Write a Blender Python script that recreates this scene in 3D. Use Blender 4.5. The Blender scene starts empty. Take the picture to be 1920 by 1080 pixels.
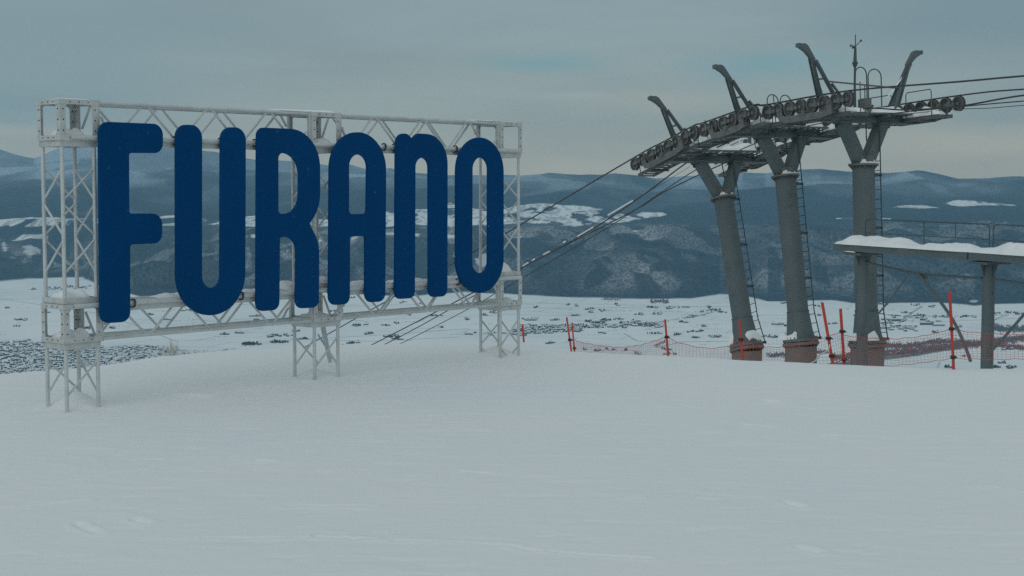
import bpy, math, random
import numpy as np
from mathutils import Vector, Matrix

sc = bpy.context.scene
F = 2740.0                      # focal length in photo pixels (1920 wide)
EYE = 2.18
PITCH = math.atan((540 - 358.6) / F)
CP, SP = math.cos(PITCH), math.sin(PITCH)

# ------------------------------------------------------------------ camera
cam_d = bpy.data.cameras.new("camera")
cam = bpy.data.objects.new("camera", cam_d)
sc.collection.objects.link(cam)
cam.location = (0, 0, EYE)
cam.rotation_euler = (math.radians(90) - PITCH, 0, 0)
cam_d.sensor_width = 36
cam_d.lens = 36 * F / 1920
cam_d.clip_start = 0.1
cam_d.clip_end = 90000
sc.camera = cam

# ------------------------------------------------------------------ sky and light
SUN_EL, SUN_AZ = math.radians(38), math.radians(205)     # azimuth measured from +Y clockwise
world = bpy.data.worlds.new("World")
sc.world = world
world.use_nodes = True
wn, wl = world.node_tree.nodes, world.node_tree.links
wn.clear()
w_out = wn.new('ShaderNodeOutputWorld')
w_bg = wn.new('ShaderNodeBackground')
w_bg.inputs['Strength'].default_value = 0.1
wl.new(w_bg.outputs[0], w_out.inputs[0])
w_sky = wn.new('ShaderNodeTexSky')
w_sky.sky_type = 'NISHITA'
w_sky.sun_disc = False
w_sky.sun_elevation = SUN_EL
w_sky.sun_rotation = SUN_AZ
w_tc = wn.new('ShaderNodeTexCoord')
w_sep = wn.new('ShaderNodeSeparateXYZ')
wl.new(w_tc.outputs['Generated'], w_sep.inputs[0])


def w_noise(sx, sy, sz, scale, detail, rough, dist=0.0, off=0.0):
    m = wn.new('ShaderNodeMapping')
    m.inputs['Scale'].default_value = (sx, sy, sz)
    m.inputs['Location'].default_value = (off, off * .7, off * 1.3)
    wl.new(w_tc.outputs['Generated'], m.inputs[0])
    n = wn.new('ShaderNodeTexNoise')
    n.inputs['Scale'].default_value = scale
    n.inputs['Detail'].default_value = detail
    n.inputs['Roughness'].default_value = rough
    n.inputs['Distortion'].default_value = dist
    wl.new(m.outputs[0], n.inputs[0])
    return n.outputs['Fac']


def w_ramp(src, stops):
    r = wn.new('ShaderNodeValToRGB')
    e = r.color_ramp.elements
    while len(e) < len(stops):
        e.new(0.5)
    for el, (p, c) in zip(e, stops):
        el.position = p
        el.color = (c[0], c[1], c[2], 1)
    wl.new(src, r.inputs[0])
    return r.outputs[0]


def w_mix(fac, a, b, mode='MIX'):
    m = wn.new('ShaderNodeMix')
    m.data_type = 'RGBA'
    m.blend_type = mode
    if isinstance(fac, float):
        m.inputs[0].default_value = fac
    else:
        wl.new(fac, m.inputs[0])
    for s, i in ((a, 6), (b, 7)):
        if isinstance(s, tuple):
            m.inputs[i].default_value = (s[0], s[1], s[2], 1)
        else:
            wl.new(s, m.inputs[i])
    return m.outputs[2]


# overcast deck: colour by height above the horizon, broken up by wide flat cloud bands
w_grad = w_ramp(w_sep.outputs['Z'], [(0.0, (3.95, 3.8, 3.15)), (0.022, (3.85, 3.8, 3.15)), (0.058, (3.0, 3.4, 3.15)),
                                     (0.105, (2.55, 3.25, 3.35)), (0.16, (2.4, 3.0, 3.25)), (0.35, (3.1, 3.7, 4.0)), (1.0, (4.5, 5.3, 5.55))])
n1 = w_noise(1.0, 1.0, 7.0, 3.2, 5, .5, .3, 3.1)
b1 = w_ramp(n1, [(0.36, (0.88, 0.89, 0.90)), (0.62, (1.10, 1.09, 1.08))])
c_ = w_mix(1.0, w_grad, b1, 'MULTIPLY')
# ragged coordinates for the separate clouds and gaps
w_nt = wn.new('ShaderNodeTexNoise')
w_nt.inputs['Scale'].default_value = 9
w_nt.inputs['Detail'].default_value = 5
w_mp = wn.new('ShaderNodeMapping')
w_mp.inputs['Scale'].default_value = (1, 1, 5)
wl.new(w_tc.outputs['Generated'], w_mp.inputs[0])
wl.new(w_mp.outputs[0], w_nt.inputs[0])
w_v1 = wn.new('ShaderNodeVectorMath')
w_v1.operation = 'MULTIPLY_ADD'
wl.new(w_nt.outputs['Color'], w_v1.inputs[0])
w_v1.inputs[1].default_value = (.10, 0, .022)
w_v2 = wn.new('ShaderNodeVectorMath')
w_v2.operation = 'SUBTRACT'
w_v2.inputs[1].default_value = (.05, 0, .011)
wl.new(w_tc.outputs['Generated'], w_v1.inputs[2])
wl.new(w_v1.outputs[0], w_v2.inputs[0])


def w_cloud(base, px, py, rx, ry, col, amt, soft=.3):
    x0, z0 = (px - 960) / F, (358.6 - py) / F
    m = wn.new('ShaderNodeMapping')
    m.inputs['Location'].default_value = (-x0 * F / rx, 0, -z0 * F / ry)
    m.inputs['Scale'].default_value = (F / rx, 0, F / ry)
    wl.new(w_v2.outputs[0], m.inputs[0])
    le = wn.new('ShaderNodeVectorMath')
    le.operation = 'LENGTH'
    wl.new(m.outputs[0], le.inputs[0])
    f = w_ramp(le.outputs['Value'], [(soft, (amt, amt, amt)), (1.0, (0, 0, 0))])
    return w_mix(f, base, col)


c_ = w_cloud(c_, 60, 120, 520, 200, (2.2, 3.0, 3.35), .7)
c_ = w_cloud(c_, 1920, 40, 520, 140, (1.75, 2.45, 2.75), .85)
c_ = w_cloud(c_, 1990, 190, 330, 120, (2.2, 2.7, 2.8), .6)
c_ = w_cloud(c_, 1010, 118, 190, 26, (1.75, 3.2, 3.55), .75, .2)
c_ = w_cloud(c_, 1420, 128, 190, 36, (1.75, 3.2, 3.55), .75, .2)
c_ = w_cloud(c_, 1240, 192, 190, 34, (3.9, 3.8, 3.25), .75, .1)
c_ = w_cloud(c_, 1062, 184, 90, 9, (3.7, 4.0, 3.7), .7, .1)
c_ = w_cloud(c_, 1800, 265, 420, 46, (4.7, 4.3, 3.3), .7, .2)
c_ = w_cloud(c_, 60, 205, 330, 42, (2.1, 2.9, 3.1), .8, .2)
c_ = w_cloud(c_, 30, 262, 200, 26, (4.7, 4.4, 3.7), .6, .1)
c_ = w_mix(1.0, c_, (1.015, .995, .975), 'MULTIPLY')
w_c = w_mix(0.93, w_sky.outputs[0], c_)
wl.new(w_c, w_bg.inputs['Color'])

sun_d = bpy.data.lights.new("sun", 'SUN')
sun_d.energy = 0.5
sun_d.angle = math.radians(60)
sun_d.color = (1.0, 0.98, 0.95)
sun = bpy.data.objects.new("sun", sun_d)
sc.collection.objects.link(sun)
sdir = Vector((math.sin(SUN_AZ) * math.cos(SUN_EL), math.cos(SUN_AZ) * math.cos(SUN_EL), math.sin(SUN_EL)))
sun.rotation_euler = sdir.to_track_quat('Z', 'Y').to_euler()
sc.view_settings.view_transform = 'Standard'
sc.view_settings.look = 'None'
sc.view_settings.exposure = 0.0
sc.view_settings.gamma = 1.0
sc.cycles.volume_bounces = 1
sc.cycles.use_denoising = False

# ------------------------------------------------------------------ helpers


def at(px, py, Y):
    """world point on the photo ray (1920x1080 pixels) at world depth Y"""
    a = (px - 960) / F
    b = (540 - py) / F
    # camera dir: x=a, forward=1, up=b
    dy = CP + b * SP
    dz = -SP + b * CP
    t = Y / dy
    return Vector((a * t, Y, EYE + dz * t))


def tag(o, label=None, cat=None, group=None, kind=None):
    if label: o['label'] = label
    if cat: o['category'] = cat
    if group: o['group'] = group
    if kind: o['kind'] = kind
    return o


def thing(name, loc, label, cat, group=None, kind=None):
    o = bpy.data.objects.new(name, None)
    o.empty_display_size = .1
    sc.collection.objects.link(o)
    o.location = loc
    return tag(o, label, cat, group, kind)


def root_loc(o):
    l = Vector((0, 0, 0))
    while o is not None:
        l += o.location
        o = o.parent
    return l


class MB:
    """collects shapes, then links them as ONE mesh object (world coordinates in)"""

    def __init__(self):
        self.v, self.f, self.m = [], [], []
        self.mi = 0

    def add(self, vs, fs):
        b = len(self.v)
        self.v += [tuple(p) for p in vs]
        self.f += [tuple(i + b for i in f) for f in fs]
        self.m += [self.mi] * len(fs)

    def tube(self, pts, r, n=8, caps=True, r1=None):
        pts = [Vector(p) for p in pts]
        N = len(pts)
        rs = [r if r1 is None else r + (r1 - r) * i / (N - 1) for i in range(N)]
        vs, fs = [], []
        up = None
        for i, p in enumerate(pts):
            d = (pts[min(i + 1, N - 1)] - pts[max(i - 1, 0)]).normalized()
            if up is None:
                up = Vector((0, 0, 1)) if abs(d.z) < .95 else Vector((1, 0, 0))
            a = d.cross(up).normalized()
            bb = a.cross(d).normalized()
            up = bb
            for k in range(n):
                t = 2 * math.pi * k / n
                vs.append(p + (a * math.cos(t) + bb * math.sin(t)) * rs[i])
        for i in range(N - 1):
            for k in range(n):
                fs.append((i * n + k, i * n + (k + 1) % n, (i + 1) * n + (k + 1) % n, (i + 1) * n + k))
        if caps:
            fs.append(tuple(range(n))[::-1])
            fs.append(tuple((N - 1) * n + k for k in range(n)))
        self.add(vs, fs)
        return self

    def box(self, c, ax, ay, az):
        """centre + three half-extent vectors"""
        c, ax, ay, az = Vector(c), Vector(ax), Vector(ay), Vector(az)
        vs = [c + ax * i + ay * j + az * k for i in (-1, 1) for j in (-1, 1) for k in (-1, 1)]
        self.add(vs, [(0, 1, 3, 2), (4, 6, 7, 5), (0, 4, 5, 1), (2, 3, 7, 6), (0, 2, 6, 4), (1, 5, 7, 3)])
        return self

    def bar(self, p0, p1, w, h, side):
        """box beam from p0 to p1, full width w along side, full height h"""
        p0, p1 = Vector(p0), Vector(p1)
        d = (p1 - p0)
        s = Vector(side)
        s = (s - d.normalized() * s.dot(d.normalized())).normalized()
        t = d.normalized().cross(s)
        return self.box((p0 + p1) / 2, d / 2, s * w / 2, t * h / 2)

    def disc(self, c, ax, r, half, n=20, r_in=0.0):
        """wheel/washer: axis ax"""
        c, ax = Vector(c), Vector(ax).normalized()
        a = ax.cross(Vector((0, 0, 1)))
        a = a.normalized() if a.length > .1 else Vector((1, 0, 0))
        b = ax.cross(a)
        ring = [a * math.cos(2 * math.pi * k / n) + b * math.sin(2 * math.pi * k / n) for k in range(n)]
        prof = [(r_in, half), (r, half), (r, -half), (r_in, -half)]
        vs = [c + d * q + ax * h for d in ring for q, h in prof]
        fs = []
        for k in range(n):
            k2 = (k + 1) % n
            for j in range(4 if r_in > 0 else 3):
                j2 = (j + 1) % 4
                fs.append((k * 4 + j, k * 4 + j2, k2 * 4 + j2, k2 * 4 + j))
        self.add(vs, fs)
        return self

    def prism(self, poly, off):
        """polygon (points) extruded by vector off"""
        poly = [Vector(p) for p in poly]
        n = len(poly)
        off = Vector(off)
        vs = poly + [p + off for p in poly]
        fs = [tuple(range(n))[::-1], tuple(range(n, 2 * n))]
        fs += [(i, (i + 1) % n, n + (i + 1) % n, n + i) for i in range(n)]
        self.add(vs, fs)
        return self

    def build(self, name, mats, parent=None, smooth=False, loc=None):
        base = root_loc(parent) if parent is not None else Vector(loc or (0, 0, 0))
        me = bpy.data.meshes.new(name)
        me.from_pydata([(v[0] - base.x, v[1] - base.y, v[2] - base.z) for v in self.v], [], self.f)
        if not isinstance(mats, (list, tuple)):
            mats = [mats]
        for m in mats:
            me.materials.append(m)
        me.polygons.foreach_set('material_index', self.m)
        if smooth:
            me.polygons.foreach_set('use_smooth', [True] * len(self.f))
            try:
                me.set_sharp_from_angle(angle=math.radians(40))
            except Exception:
                pass
        me.update()
        o = bpy.data.objects.new(name, me)
        sc.collection.objects.link(o)
        if parent is not None:
            o.parent = parent
        else:
            o.location = base
        return o


def mesh_np(name, V, Q, mat, attrs=None, smooth=True):
    me = bpy.data.meshes.new(name)
    me.vertices.add(len(V))
    me.vertices.foreach_set('co', np.asarray(V, np.float32).ravel())
    me.loops.add(Q.size)
    me.loops.foreach_set('vertex_index', Q.astype(np.int32).ravel())
    me.polygons.add(len(Q))
    me.polygons.foreach_set('loop_start', np.arange(0, Q.size, Q.shape[1], dtype=np.int32))
    me.polygons.foreach_set('use_smooth', np.full(len(Q), smooth))
    me.update(calc_edges=True)
    me.materials.append(mat)
    for k, a in (attrs or {}).items():
        at_ = me.attributes.new(k, 'FLOAT_COLOR', 'POINT')
        at_.data.foreach_set('color', np.asarray(a, np.float32).ravel())
    me.validate()
    o = bpy.data.objects.new(name, me)
    sc.collection.objects.link(o)
    return o


def grid_quads(nr, nc):
    i = np.arange(nr - 1)[:, None] * nc + np.arange(nc - 1)[None]
    return np.stack([i, i + 1, i + nc + 1, i + nc], -1).reshape(-1, 4)


# numpy value noise
def _h(ix, iy, s):
    n = (ix.astype(np.int64) * 374761393 + iy.astype(np.int64) * 668265263 + s * 1442695041) & 0xffffffff
    n = ((n ^ (n >> 13)) * 1274126177) & 0xffffffff
    n = n ^ (n >> 16)
    return (n & 0xffff) / 65535.0


def vnoise(x, y, s=0):
    x0, y0 = np.floor(x), np.floor(y)
    fx, fy = x - x0, y - y0
    fx = fx * fx * fx * (fx * (fx * 6 - 15) + 10)
    fy = fy * fy * fy * (fy * (fy * 6 - 15) + 10)
    a, b = _h(x0, y0, s), _h(x0 + 1, y0, s)
    c, d = _h(x0, y0 + 1, s), _h(x0 + 1, y0 + 1, s)
    return (a + (b - a) * fx) * (1 - fy) + (c + (d - c) * fx) * fy


def fbm(x, y, s=0, o=4, g=.5):
    t, a, m = 0, 1, 0
    for k in range(o):
        t = t + a * vnoise(x * 2 ** k + 17.3 * k, y * 2 ** k - 9.1 * k, s + k)
        m += a
        a *= g
    return t / m


def sstep(a, b, x):
    t = np.clip((x - a) / (b - a), 0, 1)
    return t * t * (3 - 2 * t)


# ------------------------------------------------------------------ materials
def new_mat(name):
    m = bpy.data.materials.new(name)
    m.use_nodes = True
    nt = m.node_tree
    return m, nt, nt.nodes, nt.links, nt.nodes['Principled BSDF']


def nz(nt, scale, detail=4, rough=.55, vec=None, mscale=None):
    n = nt.nodes.new('ShaderNodeTexNoise')
    n.inputs['Scale'].default_value = scale
    n.inputs['Detail'].default_value = detail
    n.inputs['Roughness'].default_value = rough
    tc = nt.nodes.new('ShaderNodeTexCoord')
    src = tc.outputs['Object']
    if mscale:
        mp = nt.nodes.new('ShaderNodeMapping')
        mp.inputs['Scale'].default_value = mscale
        nt.links.new(src, mp.inputs[0])
        src = mp.outputs[0]
    nt.links.new(src, n.inputs['Vector'])
    return n.outputs['Fac']


def ramp(nt, src, stops):
    r = nt.nodes.new('ShaderNodeValToRGB')
    e = r.color_ramp.elements
    while len(e) < len(stops):
        e.new(.5)
    for el, (p, c) in zip(e, stops):
        el.position = p
        el.color = (c[0], c[1], c[2], 1) if isinstance(c, tuple) else (c, c, c, 1)
    nt.links.new(src, r.inputs[0])
    return r.outputs[0]


def mixc(nt, fac, a, b, mode='MIX'):
    m = nt.nodes.new('ShaderNodeMix')
    m.data_type = 'RGBA'
    m.blend_type = mode
    if isinstance(fac, (float, int)):
        m.inputs[0].default_value = fac
    else:
        nt.links.new(fac, m.inputs[0])
    for s, i in ((a, 6), (b, 7)):
        if isinstance(s, tuple):
            m.inputs[i].default_value = (s[0], s[1], s[2], 1)
        else:
            nt.links.new(s, m.inputs[i])
    return m.outputs[2]


def bump(nt, bsdf, h, strength, dist):
    b = nt.nodes.new('ShaderNodeBump')
    b.inputs['Strength'].default_value = strength
    b.inputs['Distance'].default_value = dist
    nt.links.new(h, b.inputs['Height'])
    nt.links.new(b.outputs[0], bsdf.inputs['Normal'])
    return b


def worn(name, c1, c2, scale=3, rough=.55, metal=0.0, spec=.5, fleck=None, fleck_scale=18, fleck_thr=.68, bs=.15):
    m, nt, N, L, P = new_mat(name)
    col = mixc(nt, ramp(nt, nz(nt, scale, 6, .6), [(.3, 0.0), (.7, 1.0)]), c1, c2)
    if fleck:
        col = mixc(nt, ramp(nt, nz(nt, fleck_scale, 5, .65), [(fleck_thr, 0.0), (fleck_thr + .05, 1.0)]), col, fleck)
    L.new(col, P.inputs['Base Color'])
    P.inputs['Roughness'].default_value = rough
    P.inputs['Metallic'].default_value = metal
    P.inputs['Specular IOR Level'].default_value = spec
    bump(nt, P, nz(nt, scale * 12, 3, .6), bs, .004)
    return m


M_ALU = worn('aluminium', (.62, .665, .665), (.48, .515, .515), 5, .5, .15, fleck=(.34, .34, .32), fleck_scale=26, fleck_thr=.64)
M_ALU2 = worn('aluminium_plate', (.60, .635, .63), (.44, .465, .46), 9, .5, .15, fleck=(.27, .265, .24), fleck_scale=38, fleck_thr=.66)
M_BLACK = worn('black_rubber', (.02, .02, .02), (.035, .033, .03), 20, .7)
M_HOLE = worn('bolt_dark', (.03, .03, .03), (.06, .055, .05), 20, .8)
M_TOWER = worn('tower_paint', (.118, .152, .160), (.095, .125, .134), 1.2, .6, 0, .3, fleck=(.06, .07, .068), fleck_scale=2.6, fleck_thr=.66)
M_STEEL = worn('machinery_steel', (.165, .185, .185), (.11, .12, .12), 4, .6, .1, fleck=(.085, .062, .05), fleck_scale=9, fleck_thr=.6)
M_RUBBER = worn('sheave_tyre', (.05, .049, .047), (.085, .080, .076), 14, .75)
M_GRATE = worn('walkway_steel', (.13, .15, .16), (.095, .11, .115), 3, .6, .1)
M_LADDER = worn('ladder_paint', (.045, .085, .09), (.055, .095, .10), 3, .6)
M_ROPE = worn('wire_rope', (.03, .036, .04), (.05, .055, .06), 9, .6)
M_CONC = worn('concrete', (.20, .195, .19), (.15, .15, .145), 1.6, .85, 0, .3, fleck=(.10, .10, .10), fleck_scale=4)
M_ORANGE = worn('orange_plastic', (.56, .055, .03), (.47, .045, .025), 4, .5)
M_NET = worn('orange_net', (.55, .10, .05), (.45, .085, .045), 4, .6)
M_CORD = worn('white_cord', (.55, .55, .52), (.45, .45, .42), 8, .7)


def make_blue():
    m, nt, N, L, P = new_mat('blue_letter_paint')
    col = mixc(nt, ramp(nt, nz(nt, 1.6, 4, .5), [(.3, 0.0), (.7, 1.0)]), (.0005, .050, .160), (.0006, .056, .178))
    chips = ramp(nt, nz(nt, 22, 4, .55), [(.70, 0.0), (.72, 1.0)])
    zone = ramp(nt, nz(nt, 1.1, 2, .5), [(.42, .05), (.66, .9)])
    fac = mixc(nt, 1.0, chips, zone, 'MULTIPLY')
    col = mixc(nt, fac, col, (.07, .26, .38))
    L.new(col, P.inputs['Base Color'])
    P.inputs['Roughness'].default_value = .6
    P.inputs['Specular IOR Level'].default_value = .05
    bump(nt, P, nz(nt, 60, 3, .6), .12, .002)
    return m


M_BLUE = make_blue()


def make_snow(name, near=True):
    m, nt, N, L, P = new_mat(name)
    big = nz(nt, .35 if near else 2, 3, .5)
    col = mixc(nt, ramp(nt, big, [(.35, 0.0), (.65, 1.0)]), (.80, .84, .85), (.83, .855, .85))
    P.inputs['Roughness'].default_value = .75
    P.inputs['Specular IOR Level'].default_value = .15
    if near:
        # specks of grit and short scuffs
        sc_ = ramp(nt, nz(nt, 1.0, 5, .62, mscale=(1.6, 7.0, 1.0)), [(.66, 0.0), (.74, .16)])
        col = mixc(nt, sc_, col, (.62, .68, .70))
        h1 = nz(nt, 5.0, 6, .62, mscale=(.5, 1.4, 1))
        h2 = nz(nt, 55, 3, .6)
        hh = mixc(nt, .28, h1, h2)
        bump(nt, P, hh, .42, .045)
    else:
        bump(nt, P, nz(nt, 14, 4, .6), .35, .02)
    L.new(col, P.inputs['Base Color'])
    return m


M_SNOW = make_snow('snow_surface')
M_SNOWCAP = make_snow('snow_cap_surface', False)


def make_terrain():
    m, nt, N, L, P = new_mat('far_land')
    a = N.new('ShaderNodeAttribute')
    a.attribute_name = 'cover'
    s = N.new('ShaderNodeSeparateColor')
    L.new(a.outputs['Color'], s.inputs[0])
    fine = nz(nt, .030, 4, .7)
    fine2 = nz(nt, .055, 3, .7, mscale=(1, .45, .25))
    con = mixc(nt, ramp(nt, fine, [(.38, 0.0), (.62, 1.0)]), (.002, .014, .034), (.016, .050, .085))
    dec = mixc(nt, ramp(nt, fine2, [(.34, 0.0), (.66, 1.0)]), (.04, .056, .074), (.42, .44, .455))
    forest = mixc(nt, s.outputs[1], con, dec)
    frost_haze = mixc(nt, ramp(nt, fine, [(.35, .25), (.65, 1.0)]), (.05, .09, .14), (.55, .66, .74))  # frosted trees, with the blue of distance haze put into their colour
    forest = mixc(nt, s.outputs[2], forest, frost_haze)
    field = mixc(nt, ramp(nt, nz(nt, .0022, 3, .5, mscale=(1, .5, 1)), [(.35, 0.0), (.65, 1.0)]), (.73, .78, .79), (.82, .85, .84))
    bk = N.new('ShaderNodeTexBrick')
    bk.inputs['Scale'].default_value = 1.0
    bk.inputs['Brick Width'].default_value = 1.0
    bk.inputs['Row Height'].default_value = .55
    bk.inputs['Mortar Size'].default_value = .014
    bk.inputs['Color1'].default_value = (1, 1, 1, 1)
    bk.inputs['Color2'].default_value = (.93, .95, .96, 1)
    bk.inputs['Mortar'].default_value = (.66, .70, .72, 1)
    tc = N.new('ShaderNodeTexCoord')
    mp = N.new('ShaderNodeMapping')
    mp.inputs['Scale'].default_value = (1 / 420, 1 / 420, 1)
    mp.inputs['Rotation'].default_value = (0, 0, .32)
    L.new(tc.outputs['Object'], mp.inputs[0])
    L.new(mp.outputs[0], bk.inputs[0])
    field = mixc(nt, ramp(nt, nz(nt, .0011, 3, .6), [(.42, 0.0), (.58, .85)]), field, mixc(nt, 1.0, field, bk.outputs[0], 'MULTIPLY'))
    L.new(mixc(nt, s.outputs[0], forest, field), P.inputs['Base Color'])
    P.inputs['Roughness'].default_value = .9
    P.inputs['Specular IOR Level'].default_value = .05
    return m


M_LAND = make_terrain()
M_TREE = worn('far_tree_dark', (.026, .042, .052), (.06, .075, .082), .12, .9, 0, .1, bs=0)
M_TREE2 = worn('far_tree_bare', (.10, .105, .115), (.17, .17, .18), .12, .9, 0, .1, bs=0)
M_BRUSH = worn('riverside_brush', (.13, .105, .11), (.19, .155, .155), .12, .9, 0, .1, bs=0)
M_WALL1 = worn('house_wall_grey', (.13, .15, .17), (.19, .21, .22), .2, .8, bs=0)
M_WALL2 = worn('house_wall_dark', (.06, .075, .09), (.09, .11, .13), .2, .8, bs=0)
M_ROOF = worn('snowy_roof', (.72, .77, .79), (.60, .66, .69), .2, .8, bs=0)
M_ROOFT = worn('teal_roof', (.12, .24, .24), (.16, .28, .28), .2, .7, bs=0)
M_ROAD = worn('valley_road_surface', (.36, .40, .43), (.46, .50, .52), .02, .9, bs=0)
M_TWIG = worn('frosted_twig', (.74, .77, .76), (.48, .50, .48), 30, .8)

# ------------------------------------------------------------------ snow ground by the camera
CREST = np.array([(-700, 735), (-300, 715), (0, 701), (180, 687), (300, 668), (430, 657), (560, 654), (760, 645), (980, 642), (1070, 658),
                  (1250, 670), (1400, 678), (1560, 685), (1790, 692), (1920, 693), (2300, 702), (2700, 712)], float)


def ground(X, Y):
    X, Y = np.asarray(X, float), np.asarray(Y, float)
    px = 960 + F * X / np.maximum(Y, 8.0)
    cy = np.interp(px, CREST[:, 0], CREST[:, 1])
    Ys = 2.26 * F / (cy - 358.6) - 1.43
    dy = np.maximum(Y - Ys, 0)
    z = np.where(dy < 3.75, -.04 * dy * dy, -.5625 - .3 * (dy - 3.75))
    z = z + .05 * (fbm(X * .35, Y * .35, 5, 3) - .5) * sstep(30, 20, Y)
    # drifts round the feet of the sign
    for (mx, my, h, r) in DRIFTS:
        d2 = ((X - mx) ** 2 + (Y - my) ** 2) / (r * r)
        z = z + h * np.exp(-d2 * 1.6)
    z = z - .045 * np.exp(-((X - 7) ** 2 + (Y - 18) ** 2) / 60) * 0
    return z


W_ = .40
X0, Y0 = -4.4212, 14.384
TH = .7349
U = Vector((math.sin(TH), math.cos(TH), 0))
NB = Vector((-U.y, U.x, 0))
L1, L2 = 3.195, 6.368
ZLB, ZLT, ZUB, ZUT = EYE - 1.5694, EYE - 1.059, EYE + .4406, EYE + .9044


def S(s, n, z):
    return Vector((X0, Y0, 0)) + U * s + NB * n + Vector((0, 0, z))


DRIFTS = []
for s_, h_ in ((0, .15), (L1, .07), (L2, .09)):
    c_ = S(s_ + .28, .30, 0)
    DRIFTS.append((c_.x, c_.y, h_, .25))
for s_ in (0, L1, L2):
    for cs_ in (.022, W_ - .022):
        for cn_ in (.022, W_ - .022):
            c_ = S(s_ + cs_, cn_, 0)
            DRIFTS.append((c_.x, c_.y, -.012, .07))
            c_ = S(s_ + cs_ - .10, cn_ - .02, 0)
            DRIFTS.append((c_.x, c_.y, .012, .06))
c_ = S(L2 + .05, .3, 0)
DRIFTS.append((c_.x, c_.y, .06, .3))


def seg_dist(X, Y, pts):
    d = np.full(X.shape, 1e9)
    for (ax, ay), (bx, by) in zip(pts[:-1], pts[1:]):
        vx, vy = bx - ax, by - ay
        t = np.clip(((X - ax) * vx + (Y - ay) * vy) / (vx * vx + vy * vy), 0, 1)
        d = np.minimum(d, np.hypot(X - ax - t * vx, Y - ay - t * vy))
    return d


def gpt(px, py):
    """ground point (z=0) seen at a photo pixel"""
    a = (px - 960) / F
    b = (540 - py) / F
    t = -EYE / (-SP + b * CP)
    return (a * t, (CP + b * SP) * t)


nr, nc = 760, 900
Yr = np.concatenate([np.linspace(3, 7, 40), np.geomspace(7.05, 26, 600), np.linspace(26.3, 75, 120)])
Tc = np.linspace(-.62, .62, nc)
YY, TT = np.meshgrid(Yr, Tc, indexing='ij')
XX = YY * TT
ZZ = ground(XX, YY)
near_w = sstep(24, 16, YY)
ZZ += near_w * .010 * (fbm(XX * 2.6, YY * 2.9, 11, 5) - .5)
ZZ += near_w * .005 * (sstep(.58, .78, fbm(XX * 1.9 + .4 * YY, YY * 3.6, 31, 5)))
ZZ -= near_w * .006 * (sstep(.66, .74, fbm(XX * 2.1 - .5 * YY, YY * 6.0, 47, 4)))
# ski tracks and scuffs
TRACKS = [([(380, 1007), (560, 1008), (690, 1013)], .014, .022), ([(590, 1006), (650, 1011), (700, 1013)], .02, .03),
          ([(740, 1015), (860, 1018), (960, 1026)], .022, .02), ([(960, 1027), (1080, 1037), (1220, 1047)], .018, .028),
          ([(145, 980), (160, 990), (185, 999)], .03, .03), ([(255, 974), (275, 980)], .03, .035),
          ([(1395, 794), (1455, 798)], .03, .03), ([(1480, 942), (1505, 948)], .035, .04), ([(1500, 1030), (1530, 1038)], .03, .035),
          ([(1830, 908), (1905, 917)], .02, .025), ([(0, 950), (60, 944), (160, 935)], .025, .02), ([(320, 741), (350, 741), (388, 746)], .05, .05),
          ([(1440, 750), (1465, 755)], .05, .04), ([(950, 1024), (1000, 1032)], .03, .02), ([(1170, 935), (1205, 937)], .02, .02),
          ([(480, 862), (510, 864)], .03, .025), ([(860, 884), (920, 889)], .02, .02), ([(1540, 813), (1565, 815)], .03, .03),
          ([(100, 905), (190, 890), (260, 880)], .05, .012), ([(540, 950), (700, 952)], .03, .012)]
for pts_, w_, dep_ in TRACKS:
    g_ = [gpt(*p) for p in pts_]
    d_ = seg_dist(XX, YY, g_) + .012 * (fbm(XX * 9, YY * 9, 3, 2) - .5)
    ZZ += -dep_ * .55 * np.exp(-(d_ / w_) ** 2) + dep_ * .25 * np.exp(-((d_ - 2.1 * w_) / w_) ** 2)
V_ = np.stack([XX, YY, ZZ], -1).reshape(-1, 3)
tag(mesh_np('snow_field', V_, grid_quads(nr, nc), M_SNOW), kind='structure')
# the snow behind and beside the camera, a coarser sheet just below
gx, gy = np.meshgrid(np.linspace(-90, 90, 91), np.linspace(-80, 74, 78))
gz = ground(gx, np.maximum(gy, 0.0)) - .12
tag(mesh_np('snow_ground', np.stack([gx, gy, gz], -1).reshape(-1, 3), grid_quads(78, 91), M_SNOW), kind='structure')

# ------------------------------------------------------------------ valley, hills and mountains
VAL = EYE - 700.0
T_B = np.array([(-900, 520), (-300, 520), (0, 529), (60, 523), (150, 521), (210, 545), (260, 556), (420, 553), (600, 548), (760, 556), (870, 548),
                (960, 553), (1090, 558), (1200, 562), (1300, 560), (1350, 553), (1400, 555), (1440, 565), (1560, 563), (1600, 569), (1680, 568),
                (1760, 567), (1830, 574), (1900, 570), (2000, 566), (2600, 560)], float)
T_C = np.array([(-900, 450), (0, 458), (60, 446), (130, 456), (200, 446), (300, 455), (400, 462), (470, 444), (560, 455), (640, 452), (700, 455),
                (760, 448), (860, 441), (930, 447), (1000, 448), (1100, 452), (1180, 444), (1250, 447), (1330, 452), (1420, 440), (1500, 446), (1600, 452),
                (1680, 440), (1760, 448), (1850, 444), (1920, 446), (2700, 446)], float)
T_F = np.array([(-900, 300), (-100, 302), (0, 306), (76, 309), (150, 301), (250, 309), (330, 316), (450, 321), (600, 327), (700, 326), (790, 329), (840, 332),
                (975, 331), (1028, 329), (1108, 331), (1153, 325), (1190, 329), (1227, 335), (1286, 331), (1340, 327), (1390, 322), (1434, 325), (1470, 321), (1499, 318),
                (1538, 317), (1588, 322), (1647, 323), (1690, 324), (1724, 322), (1760, 328), (1796, 335), (1855, 334), (1899, 331), (1960, 330), (2200, 322), (2700, 330)], float)
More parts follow.
